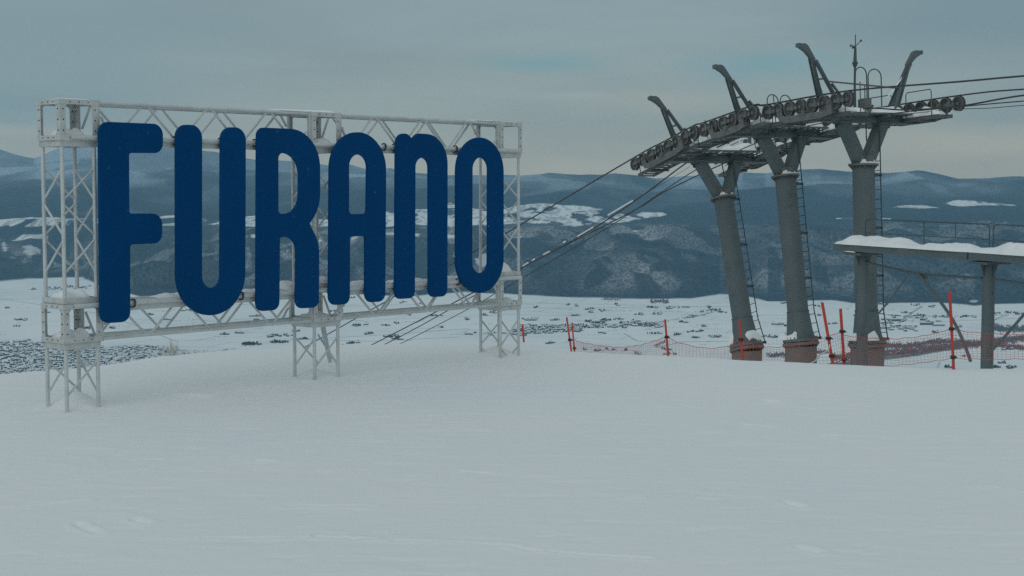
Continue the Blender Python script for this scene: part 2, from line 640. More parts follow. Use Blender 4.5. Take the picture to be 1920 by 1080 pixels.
T_G = np.array([(-900, 290), (-200, 285), (-60, 272), (0, 278), (30, 290), (68, 299), (95, 285), (130, 271), (200, 263), (260, 272), (330, 275), (400, 285), (480, 299),
                (560, 303), (620, 311), (655, 308), (690, 320), (730, 318), (780, 327), (850, 336), (960, 350), (2700, 350)], float)
Yr = np.concatenate([np.geomspace(50, 4400, 60), np.linspace(4450, 8800, 130), np.linspace(8815, 13400, 400), np.linspace(13450, 19000, 230),
                     np.linspace(19100, 25200, 120), np.linspace(25280, 28000, 50)])
NCOL = 1150
Tc = np.linspace(-.60, .60, NCOL)
YY, TT = np.meshgrid(Yr, Tc, indexing='ij')
XX = YY * TT
PX = 960 + F * Tc


def ty(tab):
    return np.interp(PX, tab[:, 0], tab[:, 1])


Yb = 700 * F / (ty(T_B) - 358.6)
yc = ty(T_C)
Yc = Yb + 3300
yf, yg = ty(T_F), ty(T_G)


def zof(y, Y):
    return EYE - (y - 358.6) / F * Y


Z = np.zeros_like(YY)
for j in range(NCOL):
    kY = [0, 50, 70, 1700, Yb[j], Yb[j] + 450, Yb[j] + 1500, Yc[j], 15400, 17200, 20500, 23800, 24800, 27000, 28000]
    kz = [-4, -8.8, -14, VAL, VAL, zof((ty_b := 358.6 + 700 * F / Yb[j]) - 20, Yb[j] + 450), zof(yc[j] + 48, Yb[j] + 1500), zof(yc[j], Yc[j]), zof(414, 15200),
          zof(392, 17200), zof(yf[j] * .42 + 362 * .58, 20500), zof(yf[j], 23800), zof(yf[j] + 8, 24800), zof(yg[j], 27000), zof(yg[j] + 6, 28000)]
    Z[:, j] = np.interp(Yr, kY, kz)
# smooth the breaks of slope along depth
for _ in range(3):
    Zs = Z.copy()
    Zs[1:-1] = (Z[:-2] + 2 * Z[1:-1] + Z[2:]) / 4
    m_ = (YY > 10500)
    Z = np.where(m_, Zs, Z)
hill = sstep(0, 650, YY - Yb[None]) * sstep(16500, 13500, YY)
far = sstep(15500, 19000, YY) * sstep(23800, 22600, YY)
gz_ = sstep(25000, 25900, YY) * sstep(27000, 26500, YY)
wx = XX + 620 * (fbm(XX / 1300, YY / 1300, 71, 3) - .5)
wy = YY + 900 * (fbm(XX / 1500, YY / 1500, 81, 3) - .5)
rid1 = 1 - np.abs(2 * fbm(wx / 820 + .55 * (wy - 10000) / 1100 * np.sin(XX / 1900), wy / 2100, 101, 1) - 1) ** 1.0
rid2 = 1 - np.abs(2 * fbm(wx / 300 + .4 * wy / 900, wy / 700, 113, 2) - 1)
rid = .72 * rid1 + .28 * rid2
Z += hill * (rid - .60) * 330 * sstep(15000, 12800, YY)
Zsm = Z + 0
Z += hill * (fbm(XX / 160, YY / 160, 7, 3) - .5) * 20
Z = np.where((YY > 5000) & (YY < 15000), np.maximum(Z, VAL), Z)
rf1 = 1 - np.abs(2 * fbm(wx / 2600, wy / 3600, 131, 3) - 1)
Zsm = Zsm + far * (rf1 - .7) * 260
Z += far * (rf1 - .7) * 260 + far * (fbm(XX / 500, YY / 500, 17, 3) - .5) * 50
Z += gz_ * (1 - np.abs(2 * fbm(wx / 2200, wy / 3600, 151, 3) - 1) - .7) * 200
Z += sstep(60, 200, YY) * sstep(1700, 1200, YY) * (fbm(XX / 80, YY / 80, 23, 3) - .5) * 10
sk = sstep(23000, 23800, YY) * sstep(24800, 24100, YY)
Z += sk * (fbm(XX / 420, YY * 0, 37, 4) - .5) * 26
fr = sstep(26500, 26900, YY)
Z += fr * (fbm(XX / 600, YY * 0, 39, 4) - .5) * 60

# land cover: R open snow, G bare deciduous wood with painted relief, B frost with painted haze
px2 = 960 + F * TT
sy = 358.6 + (EYE - Z) / YY * F                    # where a point stands against the horizon line
valley = sstep(40, -40, YY - Yb[None] + 120 * (fbm(XX / 300, YY / 300, 3, 3) - .5))
R = valley.copy()
q = fbm(XX / 420 + .3, YY / 900, 201, 4)
q2 = fbm(XX / 160, YY / 420, 207, 3)


def poly_mask(pts, warp=1.0, soft=1.2):
    """fields on the terrace, outlined by bearing and dip below the horizon"""
    p = np.array(pts, float)
    x = px2 + warp * 16 * (fbm(XX / 210, YY / 500, 301, 3) - .5)
    y = sy + warp * 7 * (fbm(XX / 260, YY / 600, 307, 3) - .5)
    o = np.argsort(p[:, 0])
    up = np.array([a for a in pts if a[2] == 0], float)
    lo = np.array([a for a in pts if a[2] == 1], float)
    yu = np.interp(x, up[:, 0], up[:, 1])
    yl = np.interp(x, lo[:, 0], lo[:, 1])
    return sstep(0, soft, y - yu) * sstep(0, soft, yl - y) * (x > p[:, 0].min()) * (x < p[:, 0].max())


behind = (YY > Yb[None] + 400) & (YY < 19500)
fields = [
    [(968, 386, 0), (1030, 379, 0), (1075, 386, 0), (1150, 391, 0), (1240, 397, 0), (1248, 403, 0), (968, 417, 1), (1030, 421, 1), (1090, 423, 1), (1140, 419, 1), (1200, 412, 1), (1248, 404, 1)],
    [(715, 398, 0), (770, 392, 0), (850, 384, 0), (870, 388, 0), (940, 392, 0), (975, 384, 0), (715, 424, 1), (850, 424, 1), (975, 420, 1)],
    [(838, 377, 0), (858, 377, 0), (838, 384, 1), (858, 384, 1)],
    [(-900, 408, 0), (0, 410, 0), (60, 408, 0), (190, 409, 0), (-900, 428, 1), (0, 428, 1), (100, 424, 1), (190, 420, 1)],
    [(-900, 436, 0), (0, 446, 0), (40, 440, 0), (90, 438, 0), (-900, 452, 1), (0, 454, 1), (60, 447, 1), (90, 450, 1)],
    [(235, 403, 0), (345, 403, 0), (235, 424, 1), (345, 424, 1)],
    [(370, 411, 0), (480, 405, 0), (620, 412, 0), (370, 425, 1), (480, 424, 1), (620, 425, 1)],
    [(455, 439, 0), (490, 436, 0), (620, 440, 0), (455, 446, 1), (490, 444, 1), (620, 447, 1)],
    [(590, 448, 0), (700, 442, 0), (590, 458, 1), (700, 450, 1)],
    [(715, 436, 0), (790, 436, 0), (860, 438, 0), (1000, 441, 0), (715, 442, 1), (790, 444, 1), (860, 445, 1), (1000, 444, 1)],
    [(1672, 388, 0), (1700, 384, 0), (1725, 383, 0), (1758, 388, 0), (1672, 389, 1), (1700, 391, 1), (1725, 392, 1), (1758, 390, 1)],
    [(1765, 381, 0), (1785, 375, 0), (1800, 374, 0), (1840, 378, 0), (1905, 384, 0), (1765, 383, 1), (1800, 388, 1), (1840, 385, 1), (1905, 386.5, 1)],
    [(1566, 408, 0), (1600, 407, 0), (1668, 408, 0), (1566, 410, 1), (1600, 413, 1), (1668, 411, 1)],
]
for k, fl in enumerate(fields):
    mk = poly_mask(fl, 1.0 if k < 10 else .5)
    holes = sstep(.55, .59, fbm(XX / 150, YY / 620, 213, 4) + .45 * (q - .5)) * .95 + .3 * sstep(.60, .64, q)
    if k > 9:
        holes = .9 * sstep(.60, .66, fbm(XX / 120, YY / 700, 217, 4))
    mk = mk * (1 - np.clip(holes, 0, 1)) * behind * (1 - .45 * sstep(.52, .66, fbm(XX / 38, YY / 210, 223, 2)))
    R = np.maximum(R, mk)
# clear-cuts
for cx_, cy_, rx_, ry_ in ((55, 470, 15, 9), (8, 462, 5, 9), (180, 490, 10, 3), (855, 478, 10, 13), (905, 487, 14, 11), (1190, 433, 5, 1.0), (1225, 448, 16, 1.0), (1830, 565, 10, 3), (450, 468, 8, 7)):
    e_ = ((px2 - cx_ + 14 * (q - .5) * rx_ / 10) / rx_) ** 2 + ((sy - cy_) / ry_) ** 2 + 2.6 * (q2 - .5) + 1.2 * (fbm(XX / 60, YY / 150, 611, 2) - .5)
    R = np.maximum(R, sstep(1.2, .6, e_) * .62 * (YY > Yb[None]))
# deciduous wood on the swells, conifers in the gullies and along the crests; left slopes paler as painted relief shading
gxx = np.gradient(Zsm, axis=1) / (np.gradient(XX, axis=1))
asp = sstep(-.06, .08, gxx + .06 * (fbm(XX / 700, YY / 900, 409, 2) - .5))
crest = sstep(.90, .95, rid1 + .04 * (q2 - .5))
gully = sstep(.40, .52, rid1 + .08 * (q2 - .5))
G = (.12 + .88 * asp) * gully * (1 - .75 * crest) * hill
G = G * (.5 + .5 * sstep(.36, .56, fbm(XX / 1300, YY / 1700, 411, 3))) * (.6 + 1.3 * (q2 - .25)) * np.interp(px2, [0, 300, 1250, 1500], [.6, .95, 1.0, .5])
G = G * sstep(16500, 13500, YY) + .10
G = np.maximum(G, .35 * sstep(.5, .7, fbm(XX / 1500, YY / 2500, 419, 4)) * (YY > Yc[None]))
# frost on the high ground, over a bluish base painted in for distance haze
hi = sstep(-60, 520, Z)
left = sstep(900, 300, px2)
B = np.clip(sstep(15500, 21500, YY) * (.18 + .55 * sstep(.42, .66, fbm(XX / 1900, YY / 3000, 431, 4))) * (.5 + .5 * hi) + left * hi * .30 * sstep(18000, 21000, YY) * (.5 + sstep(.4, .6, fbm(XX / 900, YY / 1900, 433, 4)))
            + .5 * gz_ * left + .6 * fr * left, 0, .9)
aspf = sstep(-.06, .06, gxx + .05 * (fbm(XX / 1500, YY / 1500, 439, 3) - .5))  # left slopes paler: relief shading painted into the frost
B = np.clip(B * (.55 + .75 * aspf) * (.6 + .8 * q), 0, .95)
# woodland along the river on the valley floor (right) and thin banks
vx, vy = px2, 358.6 + 700 / YY * F
riv = np.exp(-((vy - np.interp(vx, [1560, 1640, 1720, 1800, 1920, 2000], [690, 672, 664, 650, 634, 628])) / 6.5) ** 2) * (vx > 1560)
riv = np.maximum(riv, np.exp(-((vy - np.interp(vx, [1640, 1700, 1760, 1850, 1920, 2000], [646, 650, 640, 645, 655, 655])) / 3) ** 2) * (vx > 1640))
rivm = sstep(.35, .6, riv * (.4 + 1.2 * fbm(XX / 90, YY / 200, 501, 3))) * (YY < 8800)
R = R * (1 - .92 * rivm)
G = np.maximum(G, rivm * .45)
A = np.ones_like(R)
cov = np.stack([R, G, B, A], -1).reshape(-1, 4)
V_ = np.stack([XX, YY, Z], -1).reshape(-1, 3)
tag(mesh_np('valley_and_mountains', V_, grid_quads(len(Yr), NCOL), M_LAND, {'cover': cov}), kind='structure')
del V_, cov, A, G, B, q, q2


def vp(px, py):
    """valley floor point seen at a photo pixel"""
    a = (px - 960) / F
    b = (540 - py) / F
    dz = -SP + b * CP
    t = (VAL - EYE) / dz
    return Vector((a * t, (CP + b * SP) * t, VAL))


# ------------------------------------------------------------------ valley: houses, woods, roads
rnd = random.Random(4)


def house_mesh(name, w, d, h, rh, wall, roof):
    b = MB()
    hw, hd = w / 2, d / 2
    b.add([(-hw, -hd, 0), (hw, -hd, 0), (hw, hd, 0), (-hw, hd, 0), (-hw, -hd, h), (hw, -hd, h), (hw, hd, h), (-hw, hd, h), (-hw, 0, h + rh), (hw, 0, h + rh)],
          [(0, 1, 5, 4), (2, 3, 7, 6), (1, 2, 6, 9, 5), (3, 0, 4, 8, 7)])
    b.mi = 1
    e = .8
    b.add([(-hw - e, -hd - e, h - .3), (hw + e, -hd - e, h - .3), (hw + e, 0, h + rh + .4), (-hw - e, 0, h + rh + .4), (hw + e, hd + e, h - .3), (-hw - e, hd + e, h - .3)],
          [(0, 1, 2, 3), (3, 2, 4, 5)])
    me = bpy.data.meshes.new(name)
    me.from_pydata(b.v, [], b.f)
    me.materials.append(wall)
    me.materials.append(roof)
    me.polygons.foreach_set('material_index', b.m)
    me.update()
    return me


HM = [house_mesh('farm_house', 17, 10, 6, 3, M_WALL1, M_ROOF), house_mesh('farm_house', 13, 9, 6.5, 3, M_WALL2, M_ROOF),
      house_mesh('farm_house', 24, 12, 6, 3.4, M_WALL2, M_ROOF), house_mesh('farm_house', 12, 10, 8, 2.2, M_WALL1, M_ROOF)]
HSHED = house_mesh('shed', 70, 22, 9, 2.6, M_WALL2, M_ROOFT)
HSHEDW = house_mesh('shed', 60, 20, 8, 2.6, M_WALL1, M_ROOF)


def put(name, me, p, rz, label, cat, group):
    o = bpy.data.objects.new(name, me)
    sc.collection.objects.link(o)
    o.location = p
    o.rotation_euler = (0, 0, rz)
    tag(o, label, cat, group)
    return o


def clump(b, c, n, rx, ry, r2, hmin=7, hmax=13):
    """trees of a far copse: pointed and rounded small crowns on stems"""
    for _ in range(n):
        a_, q_ = r2.random() * 6.283, math.sqrt(r2.random())
        x, y = c[0] + math.cos(a_) * q_ * rx, c[1] + math.sin(a_) * q_ * ry
        h = r2.uniform(hmin, hmax) * .85
        w = h * r2.uniform(.22, .38)
        z = c[2]
        k = 6
        ph = r2.random() * 6
        rings = [(.12, .35), (.32, 1.0), (.62, .8), (.86, .4)]
        vs = [(x, y, z)]
        for (t, q2_) in rings:
            for i in range(k):
                rr = w * q2_ * r2.uniform(.75, 1.2)
                vs.append((x + rr * math.cos(ph + i * 6.283 / k), y + rr * math.sin(ph + i * 6.283 / k), z + h * t))
        vs.append((x, y, z + h))
        fs = [(0, 1 + (i + 1) % k, 1 + i) for i in range(k)]
        for j in range(len(rings) - 1):
            for i in range(k):
                fs.append((1 + j * k + i, 1 + j * k + (i + 1) % k, 1 + (j + 1) * k + (i + 1) % k, 1 + (j + 1) * k + i))
        e_ = 1 + (len(rings) - 1) * k
        fs += [(e_ + i, e_ + (i + 1) % k, len(vs) - 1) for i in range(k)]
        b.add(vs, fs)


# town in the lower left: nearest rows as houses, the rest of the roofs as one mass
TOWN_T = [(-400, 640), (0, 645), (60, 641), (130, 645), (200, 655), (260, 651), (300, 655), (360, 663), (400, 664), (440, 658)]
TOWN_B = [(-400, 720), (0, 706), (60, 700), (130, 694), (200, 688), (300, 676), (340, 668), (400, 668), (440, 660)]


def town_pt(r2):
    while True:
        px = r2.uniform(-120, 440)
        a_ = np.interp(px, *zip(*TOWN_T))
        b_ = np.interp(px, *zip(*TOWN_B))
        py = r2.uniform(a_ - 3, b_ + 6)
        d_ = float(vnoise(np.array(px / 22.), np.array(py / 7.), 9))
        if px > 150 or r2.random() < .35 + d_:
            return px, py


bst = MB()
bst_tr = MB()
pts_t = [town_pt(rnd) for _ in range(3400)]
inview = sorted([p for p in pts_t if 2 < p[0] < 420], key=lambda p: -p[1])
town_ind = [p for p in inview if p[1] < np.interp(p[0], [0, 180, 300, 430], [699, 687, 670, 659])][:290]
ti = set(town_ind)
for p in pts_t:
    P_ = vp(*p)
    a_ = rnd.choice((.35, .35 + 1.57, .5, 1.9)) + rnd.uniform(-.08, .08)
    if p in ti:
        oh_ = put('town_house', rnd.choice(HM), P_, a_, 'tiny snow-roofed house packed in the far-off town at lower left', 'house', 'houses in the far-off town at lower left')
        oh_.scale = (rnd.uniform(.6, .95), rnd.uniform(.6, .95), rnd.uniform(.6, .9))
    else:
        w, d, h, rh = rnd.uniform(8, 18), rnd.uniform(6, 10), rnd.uniform(4, 7.5), rnd.uniform(1.5, 3.5)
        c_, s_ = math.cos(a_), math.sin(a_)

        def lw(x, y, z):
            return (P_.x + x * c_ - y * s_, P_.y + x * s_ + y * c_, P_.z + z)
        hw, hd = w / 2, d / 2
        bst.mi = 0 if rnd.random() < .6 else 1
        bst.add([lw(-hw, -hd, 0), lw(hw, -hd, 0), lw(hw, hd, 0), lw(-hw, hd, 0), lw(-hw, -hd, h), lw(hw, -hd, h), lw(hw, hd, h), lw(-hw, hd, h), lw(-hw, 0, h + rh), lw(hw, 0, h + rh)],
                [(0, 1, 5, 4), (2, 3, 7, 6), (1, 2, 6, 9, 5), (3, 0, 4, 8, 7)])
        bst.mi = 2
        bst.add([lw(-hw - .6, -hd - .6, h - .2), lw(hw + .6, -hd - .6, h - .2), lw(hw + .6, 0, h + rh + .4), lw(-hw - .6, 0, h + rh + .4), lw(hw + .6, hd + .6, h - .2), lw(-hw - .6, hd + .6, h - .2)],
                [(0, 1, 2, 3), (3, 2, 4, 5)])
    if rnd.random() < .6:
        clump(bst_tr, P_ + Vector((rnd.uniform(-18, 18), rnd.uniform(-18, 18), 0)), rnd.randint(1, 3), 7, 7, rnd, 5, 11)
tag(bst.build('town_rooftops', [M_WALL1, M_WALL2, M_ROOF]), 'mass of snowy rooftops filling the far-off town at lower left', 'town', None, 'stuff')
tag(bst_tr.build('town_trees', M_TREE), 'dark scattered trees between the rooftops of the far-off town', 'trees', None, 'stuff')

# farmsteads: (px, py, spread px, houses, dark trees, bare trees)
FARMS = [(12, 578, 9, 1, 2, 1), (45, 600, 8, 2, 3, 2), (60, 543, 10, 2, 4, 3), (85, 585, 7, 2, 2, 2), (100, 541, 14, 4, 8, 6), (130, 538, 12, 4, 9, 4), (150, 540, 12, 3, 5, 6), (37, 600, 9, 3, 4, 3),
         (30, 612, 10, 1, 3, 0), (165, 616, 10, 2, 6, 2), (212, 616, 8, 3, 7, 3), (283, 590, 7, 2, 4, 1), (262, 571, 9, 2, 2, 3), (310, 600, 8, 1, 2, 2), (352, 583, 9, 2, 3, 3),
         (420, 627, 11, 3, 6, 2), (452, 625, 13, 3, 8, 4), (470, 646, 24, 3, 40, 18), (523, 642, 20, 3, 26, 8), (508, 632, 8, 2, 10, 3), (515, 630, 14, 3, 5, 3), (540, 630, 12, 3, 5, 4),
         (480, 593, 12, 3, 6, 3), (484, 600, 6, 2, 3, 1), (560, 622, 10, 2, 4, 3), (570, 637, 8, 2, 5, 1), (625, 584, 9, 2, 7, 2), (640, 583, 6, 1, 3, 1), (660, 559, 7, 2, 4, 2),
         (667, 611, 14, 2, 12, 3), (688, 608, 6, 1, 2, 0), (660, 644, 14, 3, 9, 4), (673, 643, 3, 1, 4, 0), (694, 626, 14, 5, 5, 6), (722, 611, 7, 2, 2, 3), (745, 607, 5, 1, 1, 1),
         (735, 632, 18, 4, 14, 5), (745, 636, 12, 3, 8, 3), (765, 590, 5, 1, 1, 1), (818, 592, 12, 3, 5, 3), (826, 614, 10, 2, 3, 2), (756, 568, 10, 2, 3, 4), (780, 571, 8, 2, 2, 3),
         (876, 598, 5, 1, 3, 1), (908, 591, 8, 2, 6, 1), (922, 586, 10, 3, 5, 4), (876, 600, 4, 1, 2, 2), (995, 599, 16, 4, 5, 3), (1005, 577, 6, 2, 2, 2), (1070, 573, 12, 3, 4, 3),
         (1040, 601, 13, 3, 5, 5), (1080, 593, 10, 3, 4, 1), (1100, 580, 14, 3, 4, 7), (1110, 585, 7, 2, 2, 2), (1130, 583, 9, 2, 3, 4), (1155, 572, 8, 2, 3, 1), (1104, 604, 9, 2, 18, 3),
         (1137, 601, 10, 2, 18, 2), (1125, 606, 14, 4, 6, 3), (1160, 599, 10, 3, 4, 4), (1188, 602, 12, 3, 4, 2), (1203, 590, 14, 3, 6, 3), (1230, 589, 10, 3, 8, 2), (1222, 577, 12, 4, 10, 4),
         (1255, 578, 14, 4, 6, 4), (1285, 577, 14, 4, 4, 6), (1331, 577, 6, 1, 10, 1), (1338, 582, 16, 3, 10, 8), (1353, 586, 8, 3, 4, 3), (1317, 584, 6, 2, 5, 2), (1300, 594, 9, 3, 6, 2),
         (1280, 604, 8, 2, 5, 3), (1320, 612, 8, 3, 4, 2), (1295, 623, 9, 2, 3, 3), (1313, 622, 8, 2, 4, 2), (1270, 628, 9, 3, 7, 2), (1300, 634, 14, 2, 2, 6), (1340, 632, 12, 3, 1, 3),
         (1225, 626, 14, 2, 3, 8), (1130, 626, 8, 2, 3, 3), (1032, 644, 10, 2, 2, 3), (1036, 622, 10, 2, 10, 4), (1095, 655, 10, 2, 1, 3), (1120, 658, 8, 2, 2, 2), (1145, 656, 8, 2, 3, 1),
         (1247, 656, 10, 2, 4, 3), (1252, 664, 14, 3, 3, 4), (1458, 610, 10, 3, 4, 2), (1480, 612, 10, 3, 4, 3), (1345, 632, 10, 2, 3, 2), (1440, 632, 9, 3, 3, 2), (1457, 633, 9, 2, 4, 1),
         (1470, 569, 10, 2, 1, 6), (1530, 574, 8, 2, 3, 1), (1535, 592, 6, 1, 2, 1), (1560, 607, 8, 2, 2, 3), (1662, 571, 12, 2, 1, 3), (1715, 572, 14, 3, 2, 3), (1745, 575, 9, 3, 6, 3),
         (1700, 587, 14, 4, 4, 3), (1725, 592, 14, 4, 6, 5), (1733, 600, 10, 3, 6, 2), (1690, 601, 10, 2, 4, 5), (1665, 606, 12, 5, 3, 3), (1770, 594, 16, 3, 6, 8), (1815, 594, 14, 2, 6, 6),
         (1800, 612, 9, 3, 3, 3), (1690, 615, 18, 6, 3, 3), (1750, 623, 12, 4, 2, 4), (1860, 588, 16, 3, 5, 7), (1895, 587, 16, 2, 5, 8), (1910, 590, 8, 2, 2, 4), (1890, 656, 10, 3, 5, 3),
         (1810, 668, 8, 2, 4, 2), (1775, 689, 10, 1, 8, 4), (1865, 689, 12, 1, 10, 5), (1895, 690, 12, 2, 9, 4), (1880, 681, 8, 2, 3, 3), (970, 625, 8, 3, 3, 3), (1175, 658, 6, 1, 2, 2)]
nh = 0
for k, (px, py, sp, n_h, nd, nb) in enumerate(FARMS):
    Ymid = vp(px, py).y
    for _ in range(n_h):
        P_ = vp(px + rnd.uniform(-sp, sp), py + rnd.uniform(-1.6, 1.6))
        put('farm_house', rnd.choice(HM), P_, rnd.choice((.2, 1.77, .9)) + rnd.uniform(-.2, .2), 'tiny snow-roofed farm building on the far-off white valley floor', 'house', 'farm buildings scattered over the valley floor')
    c_ = vp(px, py)
    mpp = c_.y / F
    for cnt, mt in ((nd, M_TREE), (nb, M_TREE2)):
        if not cnt:
            continue
        b = MB()
        for _ in range(max(1, cnt // 3)):
            clump(b, vp(px + rnd.uniform(-sp * .5, sp * .5), py + rnd.uniform(-1.0, 1.0)), min(5, cnt) + 2, sp * .42 * mpp, sp * .5 * mpp, rnd, 7, 16 if mt is M_TREE else 12)
        if cnt > 11 or sp == 20:
            tag(b.build('woodland', mt, loc=c_), 'larger %s wood at %s of the valley floor' % ('dark' if mt is M_TREE else 'leafless', 'the lower left' if px < 500 else ('the foot of the right letters' if px < 600 else 'the middle')), 'woodland', None, 'stuff')
            continue
        tag(b.build('copse', mt, loc=c_), 'small dark copse beside a farm on the far-off valley floor' if mt is M_TREE else 'small greyish leafless copse beside a farm on the far-off valley floor',
            'copse', 'dark copses on the valley floor' if mt is M_TREE else 'leafless copses on the valley floor')
# big sheds on the right
for (px, py, me, a_) in ((1678, 602, HSHED, .1), (1738, 609, HSHED, 0.05), (1708, 613, HSHEDW, .15), (1660, 616, HSHEDW, 0), (1760, 611, HSHEDW, .1), (620 + 375, 601, HSHEDW, .1), (1122, 606, HSHED, .5)):
    put('storage_shed', me, vp(px, py), a_, 'long low storage shed with teal roof on the far-off valley floor' if me is HSHED else 'long low snow-roofed storage shed on the far-off valley floor',
        'shed', 'teal storage sheds on the valley floor' if me is HSHED else 'snowy storage sheds on the valley floor')

# village strip behind the right sign foot (px 860-1180, py 612-632)
for (x0, y0, x1, y1, n, th) in ((975, 613, 1175, 612, 80, 3.5), (960, 623, 1090, 618, 75, 5), (1165, 607, 1245, 611, 36, 4), (870, 626, 990, 628, 16, 2), (1600, 590, 1760, 600, 34, 10), (1620, 612, 1720, 618, 22, 5), (80, 541, 175, 539, 20, 3)):
    for _ in range(n):
        t = rnd.random()
        P_ = vp(x0 + (x1 - x0) * t, y0 + (y1 - y0) * t + rnd.uniform(-th, th))
        put('village_house', rnd.choice(HM), P_, rnd.choice((.1, 1.67)) + rnd.uniform(-.1, .1), 'tiny snow-roofed village house in a far-off cluster on the valley floor', 'house', 'village houses in clusters on the valley floor')
for (x0, y0, x1, y1, n, th) in ((975, 613, 1175, 612, 110, 3.5), (960, 623, 1090, 618, 110, 4.5), (1165, 608, 1245, 611, 50, 3), (870, 626, 990, 628, 12, 2)):
    b = MB()
    for _ in range(n):
        t = rnd.random()
        clump(b, vp(x0 + (x1 - x0) * t, y0 + (y1 - y0) * t + rnd.uniform(-th, th)), 3, 16, 16, rnd, 6, 12)
    tag(b.build('village_trees', M_TREE, loc=vp(x0, y0)), 'dark trees between the houses of the far-off village, ' + {975: 'upper strip', 960: 'lower strip', 1165: 'right end', 870: 'left end'}[x0], 'trees', None, 'stuff')

# lines of trees and woods by the river: one mass each
for (path, n, th, hm, mt, lab) in (
        ([(1000, 577), (1120, 583), (1240, 584), (1360, 586)], 60, .4, 6, M_TREE2, 'row of bare trees along a field road on the valley floor'),
        ([(1190, 612), (1240, 604), (1290, 596), (1320, 590), (1345, 582)], 90, 1.6, 8, M_TREE, 'winding row of dark trees along a stream on the valley floor'),
        ([(1190, 620), (1300, 610), (1400, 606), (1500, 606)], 70, .8, 5, M_TREE2, 'row of bare trees along a road right of the village'),
        ([(1220, 566), (1252, 567)], 90, 3.2, 14, M_TREE2, 'square leafless plantation at the foot of the hills'),
        ([(1130, 561), (1165, 563)], 50, 2.2, 11, M_TREE2, 'pale leafless wood at the foot of the hills'),
        ([(1640, 590), (1760, 594), (1900, 590)], 110, .8, 6, M_TREE, 'row of dark trees along a road near the sheds'),
        ([(1560, 672), (1640, 664), (1720, 656), (1800, 648), (1920, 636), (2000, 632)], 1900, 6.5, 10, M_BRUSH, 'leafless riverside wood on the right of the valley floor'),
        ([(1640, 646), (1700, 650), (1760, 640), (1850, 645), (1940, 655)], 1000, 5, 10, M_BRUSH, 'second leafless riverside wood on the right of the valley floor'),
        ([(1440, 668), (1490, 664), (1550, 660)], 260, 4, 11, M_BRUSH, 'leafless wood behind the middle lift tower foot'),
        ([(1850, 612), (1880, 618), (1930, 618)], 500, 6, 12, M_TREE2, 'leafless wood at the right edge of the valley floor'),
        ([(1190, 662), (1205, 668), (1215, 674)], 60, 3.5, 7, M_TREE2, 'pointed leafless thicket behind the orange net'),
        ([(1228, 650), (1240, 644), (1250, 640)], 50, 2.5, 7, M_TREE2, 'slanting leafless thicket behind the orange pole'),
        ([(1505, 579), (1600, 580), (1700, 582)], 40, .5, 6, M_TREE2, 'thin hedge line across the valley floor behind the lift'),
        ([(300, 585), (390, 570)], 20, .4, 5, M_TREE2, 'thin hedge line seen under the first letters')):
    b = MB()
    ps = np.array(path, float)
    tt_ = np.linspace(0, 1, len(ps))
    for _ in range(n):
        t = rnd.random()
        clump(b, vp(np.interp(t, tt_, ps[:, 0]), np.interp(t, tt_, ps[:, 1]) + rnd.gauss(0, th * .5)), 2, 10, 20, rnd, hm * .6, hm)
    tag(b.build('woodland', mt, loc=vp(*path[0])), lab, 'woodland', None, 'stuff')

b = MB()
for _ in range(170):
    px_, py_ = rnd.uniform(-60, 1980), rnd.uniform(566, 660)
    if px_ < 420 and py_ > 640:
        continue
    L_, sl_ = rnd.uniform(6, 46), rnd.choice((.02, -.03, .25, -.2))
    n_ = int(L_ / 3.2) + 1
    for i_ in range(n_):
        clump(b, vp(px_ + L_ * i_ / n_ + rnd.uniform(-1, 1), py_ + sl_ * L_ * i_ / n_ * .25 + rnd.uniform(-.2, .2)), 1, 4, 4, rnd, 3, 6)
tag(b.build('field_hedges', M_TREE2), 'faint hedges and single bare trees between the white fields of the valley', 'hedges', None, 'stuff')

# roads and field tracks
bR = MB()
for path, w in (([(-300, 566), (150, 560), (560, 575), (960, 568), (1400, 576)], 6), ([(980, 577), (1150, 577), (1400, 574)], 6), ([(500, 640), (720, 628), (880, 616)], 6),
                ([(560, 636), (700, 640), (860, 632)], 7), ([(1685, 606), (1712, 585), (1728, 574)], 16), ([(1640, 600), (1760, 603), (1930, 596)], 9), ([(1845, 612), (1870, 597), (1890, 590)], 14),
                ([(300, 610), (420, 602), (560, 590)], 6), ([(1230, 652), (1280, 641), (1380, 640)], 10), ([(1170, 625), (1195, 640), (1240, 640)], 8),
                ([(690, 603), (640, 598), (560, 604)], 8), ([(1400, 592), (1560, 590)], 6), ([(700, 600), (960, 590), (1090, 592)], 5), ([(0, 560), (200, 590), (330, 640)], 7)):
    pv = [vp(*p) + Vector((0, 0, .6)) for p in path]
    for a_, c_ in zip(pv[:-1], pv[1:]):
        d_ = (c_ - a_).normalized()
        s_ = Vector((-d_.y, d_.x, 0)) * w / 2
        bR.add([a_ - s_, c_ - s_, c_ + s_, a_ + s_], [(0, 1, 2, 3)])
tag(bR.build('valley_roads', M_ROAD), kind='structure')

# ------------------------------------------------------------------ THE SIGN
sign = thing('town_sign', S(0, 0, 0), 'big blue letters reading FURANO on an aluminium truss frame standing in snow', 'sign')


def chord(b, a, c, r=.020):
    b.tube([a, c], r, 10)


